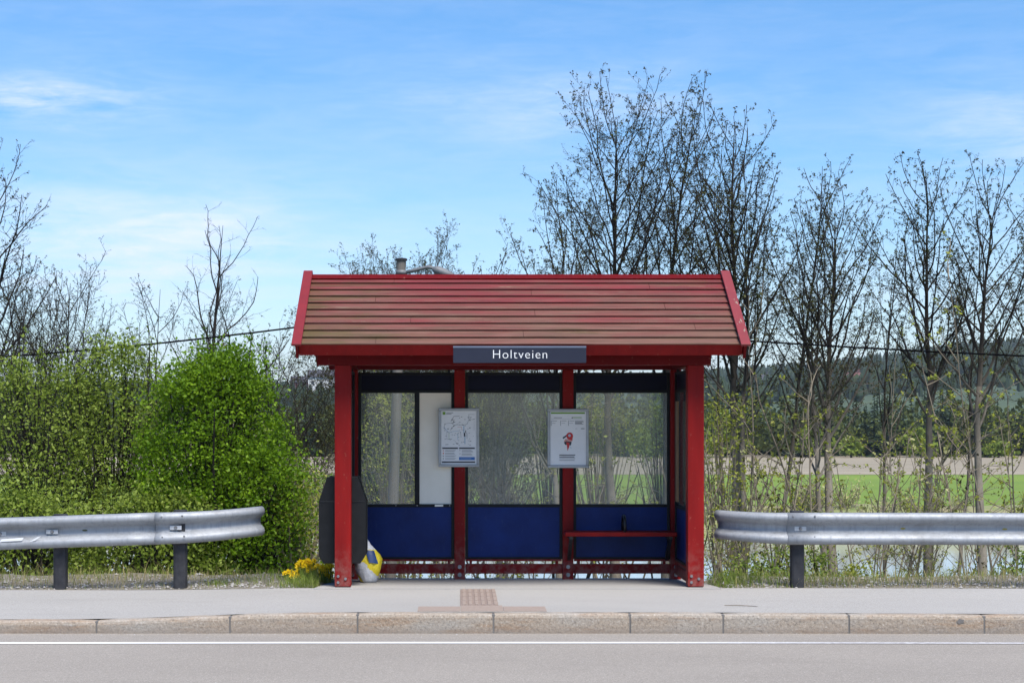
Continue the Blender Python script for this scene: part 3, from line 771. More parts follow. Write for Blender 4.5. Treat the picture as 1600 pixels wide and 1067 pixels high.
def bag_y(x,z):
    h=z-bgz-0.003
    for (a,b) in zip(sec,sec[1:]):
        if a[0]<=h<=b[0]:
            t=(h-a[0])/(b[0]-a[0]); rx=a[1]+(b[1]-a[1])*t; ry=a[2]+(b[2]-a[2])*t; ox=a[3]+(b[3]-a[3])*t
            q=max(-1,min(1,(x-bcx-ox)/rx)); return by-ry*1.10*math.sqrt(1-q*q)-0.006
    return by
mb=MB(); n=6
lx0,lx1,lz0,lz1=bcx+0.012,bcx+0.105,bgz+0.215,bgz+0.345
def lp(a,b): 
    x=lx0+(lx1-lx0)*a - 0.045*b; z=lz0+(lz1-lz0)*b-0.012*a; return (x,bag_y(x,z),z)
for i in range(n):
    for j in range(n): mb.quad(lp(i/n,j/n),lp((i+1)/n,j/n),lp((i+1)/n,(j+1)/n),lp(i/n,(j+1)/n))
mb.build('blue_label',M['bag_blue'],body,smooth=True)
mb=MB(); mb.tube([(bcx-0.03,by,bgz+0.42),(bcx-0.045,by-0.01,bgz+0.455),(bcx-0.02,by-0.012,bgz+0.462),(bcx-0.005,by,bgz+0.42)],[0.008,0.006,0.006,0.008],6); mb.build('handle',M['paper'],T,smooth=True)

# ------------------------------------------------------------------ guardrails
PROF=[(0.012,0.156),(0.040,0.155),(0.066,0.143),(0.080,0.122),(0.083,0.098),(0.070,0.076),(0.030,0.050),(0.006,0.036),(0.0,0.018),(0.0,-0.018),(0.006,-0.036),(0.030,-0.050),(0.070,-0.076),(0.083,-0.098),(0.080,-0.122),(0.066,-0.143),(0.040,-0.155),(0.012,-0.156)]
def rail(name,path,parent,mat,out=0.0):
    mb=MB(); L=len(PROF)
    for i,(x,y,z,sc_) in enumerate(path):
        a=path[max(0,i-1)]; b=path[min(len(path)-1,i+1)]
        t=Vector((b[0]-a[0],b[1]-a[1],0)).normalized(); nrm=Vector((t.y,-t.x,0))
        if nrm.y>0 and abs(nrm.y)>0.3: nrm=-nrm
        for (u,w) in PROF:
            mb.v.append((x+nrm.x*(u+out)*sc_,y+nrm.y*(u+out)*sc_,z+w*sc_))
    for i in range(len(path)-1):
        for k in range(L-1): mb.f.append([i*L+k,i*L+k+1,(i+1)*L+k+1,(i+1)*L+k]); mb.m.append(0)
    o=mb.build(name,mat,parent,smooth=True)
    so=o.modifiers.new('thick','SOLIDIFY'); so.thickness=0.005; so.offset=0
    return o
def rail_post(parent,x,z0,z1,y=0.075):
    mb=MB(); r=[]
    for k in range(16):
        a=2*math.pi*k/16; r.append((x+0.068*math.copysign(abs(math.cos(a))**0.6,math.cos(a)),y+0.06*math.copysign(abs(math.sin(a))**0.6,math.sin(a))))
    mb.prism(r,'z',z0,z1); p=mb.build('post',M['post_dark'],parent,fix=True,bevel=0.006)
    mb=MB(); mb.box(x-0.058,x+0.058,-0.005,0.016,z1-0.27,z1-0.03); mb.build('spacer',M['post_dark'],p)
    return p
def plate(parent,x,z,y):
    mb=MB(); mb.box(x-0.058,x+0.058,y-0.006,y-0.0028,z-0.021,z+0.021); p=mb.build('washer_plate',M['plate'],parent,bevel=0.001)
    mb=MB(); mb.tube([(x,y-0.006,z),(x,y-0.018,z)],[0.018,0.012],10); mb.build('bolt',M['bolt'],p)
def small_bolts(parent,pts):
    for (x,y,z) in pts:
        mb=MB(); mb.tube([(x,y,z),(x,y-0.008,z)],[0.011,0.007],8); mb.build('splice_bolt',M['bolt'],parent)
# left
T=thing('guardrail',(-4.5,0.0,0.0),'galvanised steel guardrail on dark posts, left of the shelter in front of green shrubs','guardrail')
def lz(x):
    x0_,x1_=X(0,D0),X(247,D0); return 0.536+(0.590-0.536)*(x-x0_)/(x1_-x0_)
lp_=[]
xe=X(247,D0)
for x in frange(-10.5,xe,24): lp_.append((x,-0.01,lz(x),1.0))
main=rail('rail',lp_,T,M['galv'])
ep=[]
for k in range(15):
    t=k/14; x=xe-0.02+t*0.985; y=-0.016+0.42*t**2.1; z=lz(xe)+0.012*t+0.04*t*t
    ep.append((x,y,z,1.0-0.07*t))
rail('rail_end',ep,T,M['galv'])
for px in (92,280):
    x=X(px,D0); rail_post(T,x,-0.1,lz(x)+0.170); plate(T,x-0.06 if px==92 else x-0.03,lz(x)+(-0.0),-0.026)
rail_post(T,-7.0,-0.1,0.62); plate(T,X(1,D0),lz(X(1,D0)),-0.012)
small_bolts(T,[(X(255,D0),-0.095,lz(xe)+0.115),(X(287,D0),-0.095,lz(xe)+0.125),(X(256,D0),-0.04,lz(xe)+0.06),(X(256,D0),-0.09,lz(xe)-0.085),(X(290,D0),-0.09,lz(xe)-0.075)])
mb=MB()
mb.quad((X(4,D0),-0.0965,Z(845,D0)),(X(38,D0),-0.0965,Z(843,D0)),(X(41,D0),-0.0965,Z(838.5,D0)),(X(7,D0),-0.0965,Z(841,D0)))
mb.quad((X(50,D0),-0.0965,Z(845,D0)),(X(58,D0),-0.0965,Z(843,D0)),(X(68,D0),-0.0965,Z(836,D0)),(X(62,D0),-0.0965,Z(838,D0)))
mb.build('paint_scrape',M['paper'],T)
def slot(parent,x,z,y,mat):
    mb=MB(); mb.disc((x,y,z),0.012,12,sx=2.2,sz=0.8); mb.build('slot',mat,parent)
M['slot']=flat('slot_shadow',(0.05,0.055,0.012)); M['amber']=flat('amber_reflector',(0.30,0.24,0.03))
slot(T,X(133,D0),lz(X(133,D0))+0.005,-0.0135,M['slot'])
# right
T=thing('guardrail',(4.5,0.0,0.0),'galvanised steel guardrail with flared end, right of the shelter in front of bare trees','guardrail')
zr=0.588
xs_=X(1229,D0)
rail('rail',[(x,-0.016,zr-0.012*smooth01((x-3)/5),1.0) for x in frange(xs_,10.5,24)],T,M['galv'])
ep=[]
for k in range(15):
    t=k/14; x=xs_+0.10-t*0.725; ep.append((x,-0.010+0.34*t**2.0,zr+0.022*t*t,1.0-0.09*t))
rail('rail_end',ep[::-1],T,M['galv'])
x=X(1247.5,D0); rail_post(T,x,-0.1,zr+0.172); plate(T,X(1250,D0),zr,-0.018); rail_post(T,x+4.0,-0.1,zr+0.165)
small_bolts(T,[(X(1236,D0),-0.10,zr+0.125),(X(1270,D0),-0.10,zr+0.125),(X(1236,D0),-0.075,zr-0.075),(X(1270,D0),-0.085,zr-0.08)])
slot(T,X(1410,D0),zr+0.0,-0.0195,M['amber']); slot(T,X(1569,D0),zr-0.006,-0.0195,M['amber'])

# ------------------------------------------------------------------ street lamp on wooden pole, cable
dl=24.0; yl=dl-D0
T=thing('street_lamp',(X(606,dl),yl,bank_z(X(606,dl),yl)),'grey wooden pole with a short lamp arm behind the shelter','street lamp')
top=(X(627,dl),yl,Z(407,dl)); foot=(X(606,dl),yl,bank_z(X(606,dl),yl)-0.3)
mb=MB(); mb.tube([foot,[ (foot[i]+top[i])/2 for i in range(3)],top],[0.082,0.076,0.068],16); pole=mb.build('pole',M['wood_grey'],T,smooth=False)
mb=MB(); mb.tube([(top[0],yl,top[2]-0.005),(top[0],yl,top[2]+0.02),(top[0],yl,top[2]+0.03)],[0.085,0.088,0.07],16); mb.build('pole_cap',M['post_dark'],T)
mb=MB(); mb.tube([(top[0],yl,Z(426,dl)+.03),(top[0],yl,Z(426,dl)-.03)],0.085,14); mb.tube([(X(632,dl),yl-0.02,Z(426.5,dl)),(X(650,dl),yl-0.06,Z(422.5,dl)),(X(668,dl),yl-0.1,Z(418.5,dl)),(X(675,dl),yl-0.12,Z(419.5,dl)),(X(684,dl),yl-0.12,Z(424,dl))],0.026,10); mb.build('lamp_arm',M['lampgrey'],T,smooth=True)
mb=MB(); mb.tube([(X(676,dl),yl-0.12,Z(421,dl)),(X(682,dl),yl-0.12,Z(423,dl)),(X(692,dl),yl-0.12,Z(427,dl)),(X(704,dl),yl-0.12,Z(432,dl)),(X(711,dl),yl-0.12,Z(435.5,dl))],[0.03,0.062,0.066,0.055,0.025],12); mb.build('lamp_head',M['lampgrey'],T,smooth=True)
ax,az=X(624,dl),Z(490,dl)
pts=[]
for k in range(25):
    t=k/24; x=ax+(X(-260,dl-1)-ax)*t; y=yl-1.0*t; pts.append((x,y,az+(Z(577,dl)-az)*t-0.10*math.sin(math.pi*t)))
pts=pts[::-1]
for k in range(1,31):
    t=k/30; x=ax+(X(2000,dl)-ax)*t; pts.append((x,yl,az+(Z(571,dl)-az)*t-0.10*math.sin(math.pi*t)))
mb=MB(); mb.tube(pts,0.0125,6); tag(mb.build('overhead_cable',M['cable'],smooth=True),'thin black overhead cable passing behind the shelter roof','cable')

# ------------------------------------------------------------------ vegetation generators
def leaf(mb,p,size,r,flat_=0.0,asp=0.55):
    a=Vector((r.gauss(0,1),r.gauss(0,1),r.gauss(0,1)+flat_)).normalized()
    u=a.orthogonal().normalized(); u=Matrix.Rotation(r.uniform(0,6.283),3,a)@u; w=a.cross(u)
    L=size*r.uniform(0.5,1.5); B=L*asp
    p=Vector(p)
    q=[p-u*L*0.5, p+w*B*0.5-u*L*0.05, p+u*L*0.5, p-w*B*0.5-u*L*0.05]
    b=len(mb.v); mb.v.extend([(x.x,x.y,x.z) for x in q]); mb.f.append([b,b+1,b+2,b+3]); mb.m.append(0)
def walk(r,p,d,length,n,wander,up):
    pts=[Vector(p)]; d=Vector(d).normalized()
    for i in range(n):
        d=(d+Vector((r.gauss(0,wander),r.gauss(0,wander),r.gauss(0,wander)))+Vector((0,0,up))).normalized()
        pts.append(pts[-1]+d*(length/n))
    return pts
def lerp_pts(pts,t):
    f=t*(len(pts)-1); i=min(int(f),len(pts)-2); k=f-i
    return pts[i].lerp(pts[i+1],k),(pts[i+1]-pts[i]).normalized()
def sub_branches(r,wood,leaves,pts,rad0,depth,prm):
    """side shoots on a limb"""
    L=sum((b-a).length for a,b in zip(pts,pts[1:]))
    n=max(2,int(L*prm['dens'][depth]))
    for k in range(n):
        t=0.18+0.82*(k+r.random())/n
        t=min(t,0.99)
        p,d=lerp_pts(pts,t)
        side=Vector((r.gauss(0,1),r.gauss(0,1),r.gauss(0,0.5))); side-=side.dot(d)*d
        if side.length<1e-3: continue
        side.normalize()
        ang=r.uniform(0.45,0.95)
        nd=d*math.cos(ang)+side*math.sin(ang)
        ln_=L*prm['ratio'][depth]*r.uniform(0.55,1.2)*(1.15-0.65*t)
        rr=max(prm['rmin'],rad0*(1-0.8*t)*0.55)
        q=walk(r,p,nd,ln_,4 if depth==0 else 3,prm['wander'],prm['up'])
        wood.tube(q,[rr*(1-0.75*i/(len(q)-1)) for i in range(len(q))],4 if rr>0.010 else 3,cap=False)
        if depth+1<len(prm['dens']): sub_branches(r,wood,leaves,q,rr,depth+1,prm)
        else:
            for i in range(prm['leaf_n']):
                if r.random()<prm['leaf_p']:
                    pt,_=lerp_pts(q,r.uniform(0.3,1.0)); leaf(leaves,pt+Vector((r.gauss(0,.015),r.gauss(0,.015),r.gauss(0,.015))),prm['leaf'],r)
def make_tree(name,px,top_py,d,label,cat,seed,r0=0.09,spread=0.30,nb=16,first=0.34,lean=0.0,stems=1,group=None,leafm='bud',prm=None,trunkm='bark',ang=(0.45,0.85),low=12,wp=0.10,px_base=None):
    r=random.Random(seed); y=d-D0
    xb=X(px_base if px_base is not None else px,d); zb=bank_z(xb,y)
    H=Z(top_py,d)-zb
    P=dict(dens=[5.8,9.0],ratio=[0.35,0.46],wander=0.14,up=0.04,rmin=0.0034,leaf_n=10,leaf_p=0.72,leaf=0.032)
    if prm: P.update(prm)
    T=thing(name,(xb,y,zb),label,cat,group)
    tr=MB(); wd=MB(); lv=MB(); l2=MB()
    for s in range(stems):
        hs=H*(1.0 if s==0 else r.uniform(0.78,0.93)); rr=r0*(1.0 if s==0 else r.uniform(0.6,0.85))
        off=Vector((0 if s==0 else r.choice([-1,1])*r.uniform(0.08,0.2),0 if s==0 else r.uniform(-.15,.15),-0.15))
        n=14
        dx=(X(px,d)-xb)/H+lean
        pts=[Vector((xb,y,zb))+off]; dirv=Vector((dx+(0 if s==0 else off.x*0.4),0 if s==0 else r.uniform(-.06,.06),1)).normalized()
        cur=dirv.copy()
        for i in range(n):
            cur=(cur*0.75+dirv*0.25+Vector((r.gauss(0,.03+.02*i/n),r.gauss(0,.03+.02*i/n),0))).normalized()
            pts.append(pts[-1]+cur*((hs+0.15)/n))
        rad=[rr*(1.12 if i==0 else 1)*max(0,1-1.0*(i/n)**0.95)+0.004 for i in range(n+1)]
        cut=int(n*0.62)
        tr.tube(pts[:cut+1],rad[:cut+1],10,cap=True); wd.tube(pts[cut:],rad[cut:],6)
        for k in range(int(nb*1.55)):
            t=first+(0.97-first)*((k+r.random()*0.8)/int(nb*1.55+1))
            u_=max(0,(t-first)/(1-first)); p,dd=lerp_pts(pts,t)
            az=k*2.4+r.uniform(-.6,.6); a=r.uniform(*ang)
            side=Vector((math.cos(az),math.sin(az),0))
            nd=Vector((0,0,1))*math.cos(a)+side*math.sin(a)
            ln_=hs*spread*1.08*r.uniform(0.65,1.15)*(0.30+0.92*(1-u_)**0.80)*(0.66+0.34*min(1,u_/0.22))
            br=max(0.007,rad[min(n,int(t*n))]*0.42)
            q=walk(r,p,nd,ln_,7,wp,0.11)
            wd.tube(q,[br*(1-0.85*i/7)+0.003 for i in range(8)],5,cap=False)
            sub_branches(r,wd,lv,q,br,0,P)
        # low twigs, front light on their leaves put into a lime colour
        for k in range(low):
            t=r.uniform(0.14,first+0.06); p,dd=lerp_pts(pts,t); az=r.uniform(0,6.28)
            q=walk(r,p,Vector((math.cos(az),math.sin(az),0.35)),hs*r.uniform(0.04,0.11),5,0.2,0.02)
            wd.tube(q,[0.006*(1-0.8*i/5)+0.002 for i in range(6)],4,cap=False)
            sub_branches(r,wd,l2,q,0.008,1,dict(P,leaf_n=9,leaf_p=0.6,leaf=0.042))
    zm=max(v[2] for v in wd.v); k_=H/(zm-zb)
    for b_ in (tr,wd,lv,l2): b_.v=[(xb+(v[0]-xb)*(0.25+0.75*k_),y+(v[1]-y)*k_,zb+(v[2]-zb)*k_) for v in b_.v]
    tr.build('trunk',M[trunkm],T,smooth=True); wd.build('branches',M[trunkm],T)
    if lv.f: lv.build('foliage',M[leafm],T)
    if l2.f: l2.build('lit_low_leaves',M['lime'],T)
    return T

G_TR='bare spring trees on the river bank'
# right-hand row
TREES=[ # px top_py d label seed r0 spread nb stems px_base
 (945,106,26.0,'tallest bare tree, rising above the middle of the shelter roof',11,0.105,0.30,22,1,968),
 (868,262,25.0,'bushy budding tree above the right poster, leaning left over the roof',12,0.075,0.36,17,1,880),
 (1052,118,27.0,'tall slender bare tree above the right end of the shelter roof',13,0.090,0.27,21,1,1040),
 (1166,136,25.5,'tall pale-trunked tree standing just right of the shelter roof corner',14,0.10,0.26,20,2,1145),
 (1232,250,29.0,'slender leaning tree between the shelter corner and the dense forked tree',15,0.055,0.24,12,1,1205),
 (1312,246,24.5,'dense forked tree with paired trunks right of the right guardrail post',16,0.095,0.30,19,2,1308),
 (1446,238,25.5,'narrow straight tree, second of the tall ones from the right edge',17,0.09,0.25,19,1,1455),
 (1552,233,24.5,'rightmost bare tree with dark branching trunk near the photo edge',18,0.09,0.27,18,1,1533),
 (1108,205,30.0,'thin bare tree half hidden behind the pale-trunked corner tree',20,0.05,0.22,7,1,1120),
 (1375,330,29.0,'small thin bare tree left of the narrow straight one',21,0.040,0.25,9,1,1384),
 (1500,330,30.0,'small thin bare tree between the two rightmost tall ones',22,0.040,0.25,9,1,1482),
 (1640,240,26.0,'bare tree reaching in over the right edge of the photo',23,0.08,0.28,16,1,1640),
]
for (px,tp,d,lab,sd,r0,spd,nb,st,pb) in TREES:
    make_tree('bare_tree',px,tp,d,lab,'tree',sd,r0,spd,nb,0.47 if sd not in (12,) else 0.36,0,st,G_TR,px_base=pb)
# trees in the gap left of them, behind the shelter
make_tree('bare_tree',772,350,27,'low budding tree to the left of the tall group above the roof','tree',31,0.06,0.36,18,0.3,0,2,G_TR,px_base=785)
make_tree('bare_tree',628,336,33,'rounded twiggy tree behind the lamp pole','tree',32,0.065,0.42,26,0.30,0,2,G_TR)
make_tree('bare_tree',690,372,36,'small twiggy tree right of the lamp arm','tree',33,0.055,0.40,22,0.3,0,2,G_TR)
make_tree('bare_tree',585,392,37,'faint twiggy tree left of the lamp pole','tree',34,0.05,0.38,18,0.3,0,1,G_TR)
make_tree('bare_tree',730,392,30,'thin low tree between the lamp arm and the tall group','tree',35,0.045,0.38,16,0.3,0,2,G_TR)
# left
DP=dict(leaf_n=6,leaf_p=0.5,dens=[7.0,10.0],leaf=0.03,rmin=0.0045)
make_tree('bare_tree',-8,205,25,'large bare tree cut by the left photo edge','tree',41,0.10,0.30,16,0.36,0,1,G_TR,prm=DP,trunkm='bark_dark',low=4,px_base=-14)
make_tree('bare_tree',104,370,30,'bare spreading tree above the olive shrub at the left','tree',42,0.07,0.33,20,0.40,0,1,G_TR,prm=DP,trunkm='bark_dark',low=4)
make_tree('bare_tree',34,380,29,'dark thin bare tree beside the left photo edge','tree',43,0.055,0.30,17,0.38,0,2,G_TR,prm=DP,trunkm='bark_dark',low=4)
make_tree('bare_tree',64,420,33,'faint bare tree between the two left ones','tree',44,0.04,0.30,10,0.36,0,1,G_TR,prm=DP,trunkm='bark_dark',low=4)
make_tree('dead_tree',318,308,30,'dark crooked leafless tree, tallest above the bright green bush','tree',45,0.12,0.27,10,0.45,0,1,G_TR,trunkm='bark_dark',prm=dict(leaf_n=1,leaf_p=0.3,dens=[5.0,7.0],ratio=[0.40,0.42],wander=0.2),px_base=288,ang=(0.4,0.85),wp=0.2)
make_tree('bare_tree',238,428,33,'slim bare tree left of the crooked leafless one','tree',46,0.045,0.28,12,0.4,0,1,G_TR,prm=DP,trunkm='bark_dark',low=4)
make_tree('bare_tree',342,430,33,'bare tree close behind the crooked one on its right','tree',47,0.055,0.32,18,0.36,0,1,G_TR,prm=DP,trunkm='bark_dark',low=4)
make_tree('bare_tree',402,478,32,'small budding tree between the bright bush and the shelter','tree',48,0.05,0.38,18,0.34,0,1,G_TR)
make_tree('bare_tree',455,530,31,'low twiggy tree just left of the shelter roof','tree',49,0.045,0.40,18,0.3,0,2,G_TR)

# saplings: prototypes then copies
def sapling(seed,H,leafm,nst=4,leafp=0.7):
    nst=max(2,nst-2)
    r=random.Random(seed); T=bpy.data.objects.new('sapling',None); COL.objects.link(T)
    wd=MB(); lv=MB(); P=dict(dens=[5.0],ratio=[0.30],wander=0.16,up=0.06,rmin=0.0025,leaf_n=13,leaf_p=leafp,leaf=0.038)
    for s in range(nst):
        a=r.uniform(0,6.28); tilt=r.uniform(0.03,0.30)
        q=walk(r,(r.gauss(0,.10),r.gauss(0,.10),-0.1),Vector((math.cos(a)*tilt,math.sin(a)*tilt,1)),H*r.uniform(0.55,1.0),10,0.055,0.02)
        rr=r.uniform(0.007,0.015)
        wd.tube(q,[rr*(1-0.8*i/10)+0.002 for i in range(11)],6,cap=False)
        n=int(H*3.0)
        for k in range(n):
            t=0.18+0.8*(k+r.random())/n; p,dd=lerp_pts(q,min(t,.98)); az=r.uniform(0,6.28); an=r.uniform(0.5,1.1)
            nd=Vector((math.cos(az)*math.sin(an),math.sin(az)*math.sin(an),math.cos(an)))
            b=walk(r,p,nd,H*0.24*r.uniform(0.5,1.2)*(1.1-0.6*t),5,0.14,0.05)
            wd.tube(b,[0.005*(1-0.75*i/5)+0.0015 for i in range(6)],4,cap=False)
            sub_branches(r,wd,lv,b,0.004,0,P)
    wd.build('stems',M['bark_mid'],T); lv.build('foliage',M[leafm],T)
    return T
protos=[sapling(101,3.3,'lime',4,.62),sapling(102,2.6,'lime',5,.75),sapling(103,4.0,'bud',3,.55),sapling(104,3.0,'catkin',5,.55),sapling(105,2.0,'lime',7,.8),sapling(106,4.6,'lime',3,.75)]
used=set()
r=random.Random(77)
def plant(i,px,d,scale,label,group):
    src=protos[i]
    o=src if i not in used else copy_tree(src)
    used.add(i)
    x=X(px,d); y=d-D0
    o.location=(x,y,bank_z(x,y)); o.rotation_euler=(0,0,r.uniform(0,6.28)); s=scale*r.uniform(0.85,1.15); o.scale=(s,s,s*r.uniform(.9,1.1))
    tag(o,label,'sapling',group)
LB=['thin young sapling with yellow green buds in the thicket behind the right guardrail','thin young sapling in the thicket seen through the shelter glass','thin young sapling in the thicket between the green bush and the shelter']
GP=['saplings behind the right guardrail','saplings behind the shelter','saplings left of the shelter']
for k in range(25):
    px=1112+(1620-1112)*((k*0.618)%1); d=r.uniform(19.6,27); plant(r.choice([0,0,1,5,5,2,3,4]),px,d,r.uniform(0.85,1.25),LB[0],GP[0])
for k in range(8):
    px=555+(1080-555)*((k*0.618+0.3)%1); d=r.uniform(20.5,28) if not 575<px<650 else r.uniform(25.5,28); plant(r.choice([0,1,2,5,3,4]),px,d,r.uniform(0.9,1.2),LB[1],GP[1])
for k in range(9):
    px=432+(525-432)*((k*0.618+0.1)%1); d=r.uniform(20.5,28); plant(r.choice([0,1,3,2]),px,d,r.uniform(0.8,1.2),LB[2],GP[2])
for k in range(8):
    px=-20+(430)*((k*0.618+0.1)%1); d=r.uniform(24,29); plant(r.choice([0,1,3,2]),px,d,r.uniform(0.9,1.3),'thin young sapling in the thicket behind the large left shrubs','saplings behind the left shrubs')

# leafy shrubs on the left
def shrub(name,px,d,top_py,wpx,leafm,n_clump,per,size,label,seed,shape=1.0,zlow=0.0,cl=0.13,dy=0.8,shoots=0,group=None):
    r=random.Random(seed); y=d-D0; x=X(px,d); zb=bank_z(x,y); zt=Z(top_py,d); H=zt-zb; rx=wpx*0.5*d/F
    T=thing(name,(x,y,zb),label,'shrub',group)
    wd=MB(); lv=MB()
    ctr=[]
    for k in range(n_clump):
        # more clumps near the surface of an egg-shaped envelope, with lobes
        for _ in range(30):
            u=r.random(); az=r.uniform(0,6.283)
            h=zlow+(1-zlow)*u
            env=math.sqrt(max(0,1-abs((h-0.42)/0.60)**2.6)) if h>0.42 else 1-0.25*((0.42-h)/0.42)**2
            env*=1+0.22*noise.noise(Vector((math.cos(az)*1.6+seed,math.sin(az)*1.6,h*3.2)))
            rad=env*(r.random()**0.45)
            if rad>0.05: break
        c=Vector((x+rx*rad*math.cos(az)*shape,y+rx*dy*rad*math.sin(az),zb+H*h*0.97))
        ctr.append(c)
        cs=cl*r.uniform(0.6,1.5)
        for i in range(int(per*r.uniform(0.5,1.5))):
            p=c+Vector((r.gauss(0,cs),r.gauss(0,cs),r.gauss(0,cs*0.75)))
            leaf(lv,p,size,r,0.6,0.6)
    for k in range(9):
        a=r.uniform(0,6.28); q=walk(r,(x+r.gauss(0,.12),y+r.gauss(0,.12),zb-0.1),Vector((math.cos(a)*0.35,math.sin(a)*0.3,1)),H*r.uniform(0.6,0.9),8,0.07,0.02)
        wd.tube(q,[0.028*(1-0.85*i/8)+0.003 for i in range(9)],6,cap=False)
    for c in ctr[::2]:
        b=Vector((x+(c.x-x)*0.35,y+(c.y-y)*0.35,zb+(c.z-zb)*0.6)); wd.tube([b,(b+c)/2+Vector((0,0,.03)),c],[0.008,0.006,0.003],4,cap=False)
    for k in range(shoots):
        hx=r.uniform(-0.7,0.7)*rx; zs=zb+H*r.uniform(0.62,0.85); L=H*r.uniform(0.14,0.30)
        q=walk(r,(x+hx,y+r.uniform(-.3,.3)*rx,zs),Vector((r.gauss(0,.15),0,1)),L,6,0.06,0.05)
        wd.tube(q,[0.008*(1-0.8*i/6)+0.002 for i in range(7)],4,cap=False)
        for i in range(int(per*1.1)):
            t=r.random(); p,_=lerp_pts(q,t); s_=0.055*(1.25-t); leaf(lv,p+Vector((r.gauss(0,s_),r.gauss(0,s_),r.gauss(0,s_))),size*0.95,r,0.4,0.6)
    wd.build('stems',M['bark_mid' if leafm=='lime' else 'bark_dark'],T); lv.build('foliage',M[leafm],T)
    return T
GS='leafy shrubs behind the left guardrail'
shrub('leafy_shrub',338,20.6,546,258,'bush',600,90,0.043,'bright green dense rounded bush behind the left guardrail end',201,group=GS,shoots=12)
shrub('leafy_shrub',402,20.2,690,170,'bush',260,64,0.043,'lower bright green bush spreading right towards the litter bin',202,group=GS,shape=1.0)
shrub('leafy_shrub',60,21.2,556,240,'olive',400,46,0.043,'olive green ragged shrub at the left photo edge',203,cl=0.15,shoots=16,group=GS)
shrub('leafy_shrub',178,21.4,528,190,'olive',400,46,0.043,'olive green shrub with tall shoots left of the bright bush',204,cl=0.14,shoots=14,group=GS)
shrub('leafy_shrub',-75,21,600,190,'olive',160,44,0.05,'olive shrub mostly outside the left photo edge',205,cl=0.15,shoots=6,group=GS)
shrub('leafy_shrub',250,19.8,770,260,'olive',230,50,0.046,'low pale green shrub beneath the left guardrail between its posts',206,group=GS,dy=0.5,cl=0.11)
shrub('leafy_shrub',45,19.8,770,260,'olive',230,50,0.046,'low pale green shrub beneath the left guardrail at the photo edge',207,group=GS,dy=0.5,cl=0.11)
shrub('leafy_shrub',462,20.4,742,80,'lime',70,34,0.042,'sparse yellow green shrub close to the left of the litter bin',208,group=GS,cl=0.16)
shrub('leafy_shrub',612,27.0,600,150,'lime',190,34,0.045,'yellow green shrub behind the lamp pole seen through the left glass',209,group=GS,cl=0.16,shoots=5)
for k,(px,tp,w,lab) in enumerate([(775,598,150,'loose yellow green bush behind the middle glass pane, left'),(860,606,120,'loose yellow green bush behind the right poster'),(935,600,150,'loose yellow green bush behind the red bench'),(1035,610,110,'loose yellow green bush behind the right shelter post')]):
    shrub('leafy_shrub',px,28.5+0.6*k,tp,w,'olive' if k%2 else 'lime',90,20,0.042,lab,240+k,group='loose bushes behind the shelter',cl=0.17,zlow=0.78)
shrub('leafy_shrub',1130,23.5,612,90,'lime',90,26,0.045,'yellow green shrub just right of the shelter post',210,group='yellow green shrubs on the bank',cl=0.17,shoots=5)
GU='low green plants along the right verge'
for k,(px,tp,w,lab) in enumerate([(1165,868,90,'low green plant near the right shelter post'),(1215,850,70,'low green plant left of the right guardrail post'),(1275,858,60,'low green plant right of the right guardrail post'),(1340,875,60,'low green plant under the middle of the right guardrail'),(1590,862,70,'low green plant under the right guardrail at the photo edge')]):
    shrub('low_plant',px,19.0+0.15*k,tp,w,'lime' if k in (3,) else 'grass',26,40,0.038,lab,220+k,group=GU,cl=0.07)

# willow scrub on the far bank
def far_shrub(seed,leafm):
    r=random.Random(seed); T=bpy.data.objects.new('willow_shrub',None); COL.objects.link(T); lv=MB(); wd=MB()
    for k in range(26):
        a=r.uniform(0,6.28); q=walk(r,(r.gauss(0,.2),r.gauss(0,.2),-.1),Vector((math.cos(a)*0.6,math.sin(a)*0.6,1)),r.uniform(1.0,2.2),5,0.1,0.03)
        wd.tube(q,[0.022*(1-0.8*i/5)+0.006 for i in range(6)],4,cap=False)
        for i in range(26):
            p,_=lerp_pts(q,r.uniform(0.25,1)); leaf(lv,p+Vector((r.gauss(0,.14),r.gauss(0,.14),r.gauss(0,.14))),0.13,r)
    wd.build('stems',M['bark_mid'],T); lv.build('foliage',M[leafm],T); return T
fp=[far_shrub(301,'catkin'),far_shrub(302,'lime'),far_shrub(303,'catkin')]; fu=set()
for k in range(34):
    i=r.choice([0,1,2]); o=fp[i] if i not in fu else copy_tree(fp[i]); fu.add(i)
    px=400+(1640-400)*((k*0.618034)%1); d=r.uniform(75.5,80); x=X(px,d)
    o.location=(x,d-D0,fbz(x,d-D0)-0.05); s=r.uniform(0.4,0.85); o.scale=(s*1.4,s,s); o.rotation_euler=(0,0,r.uniform(0,6.28))
    tag(o,'pale yellow green willow shrub on the far river bank below the field','shrub','willow shrubs on the far bank')

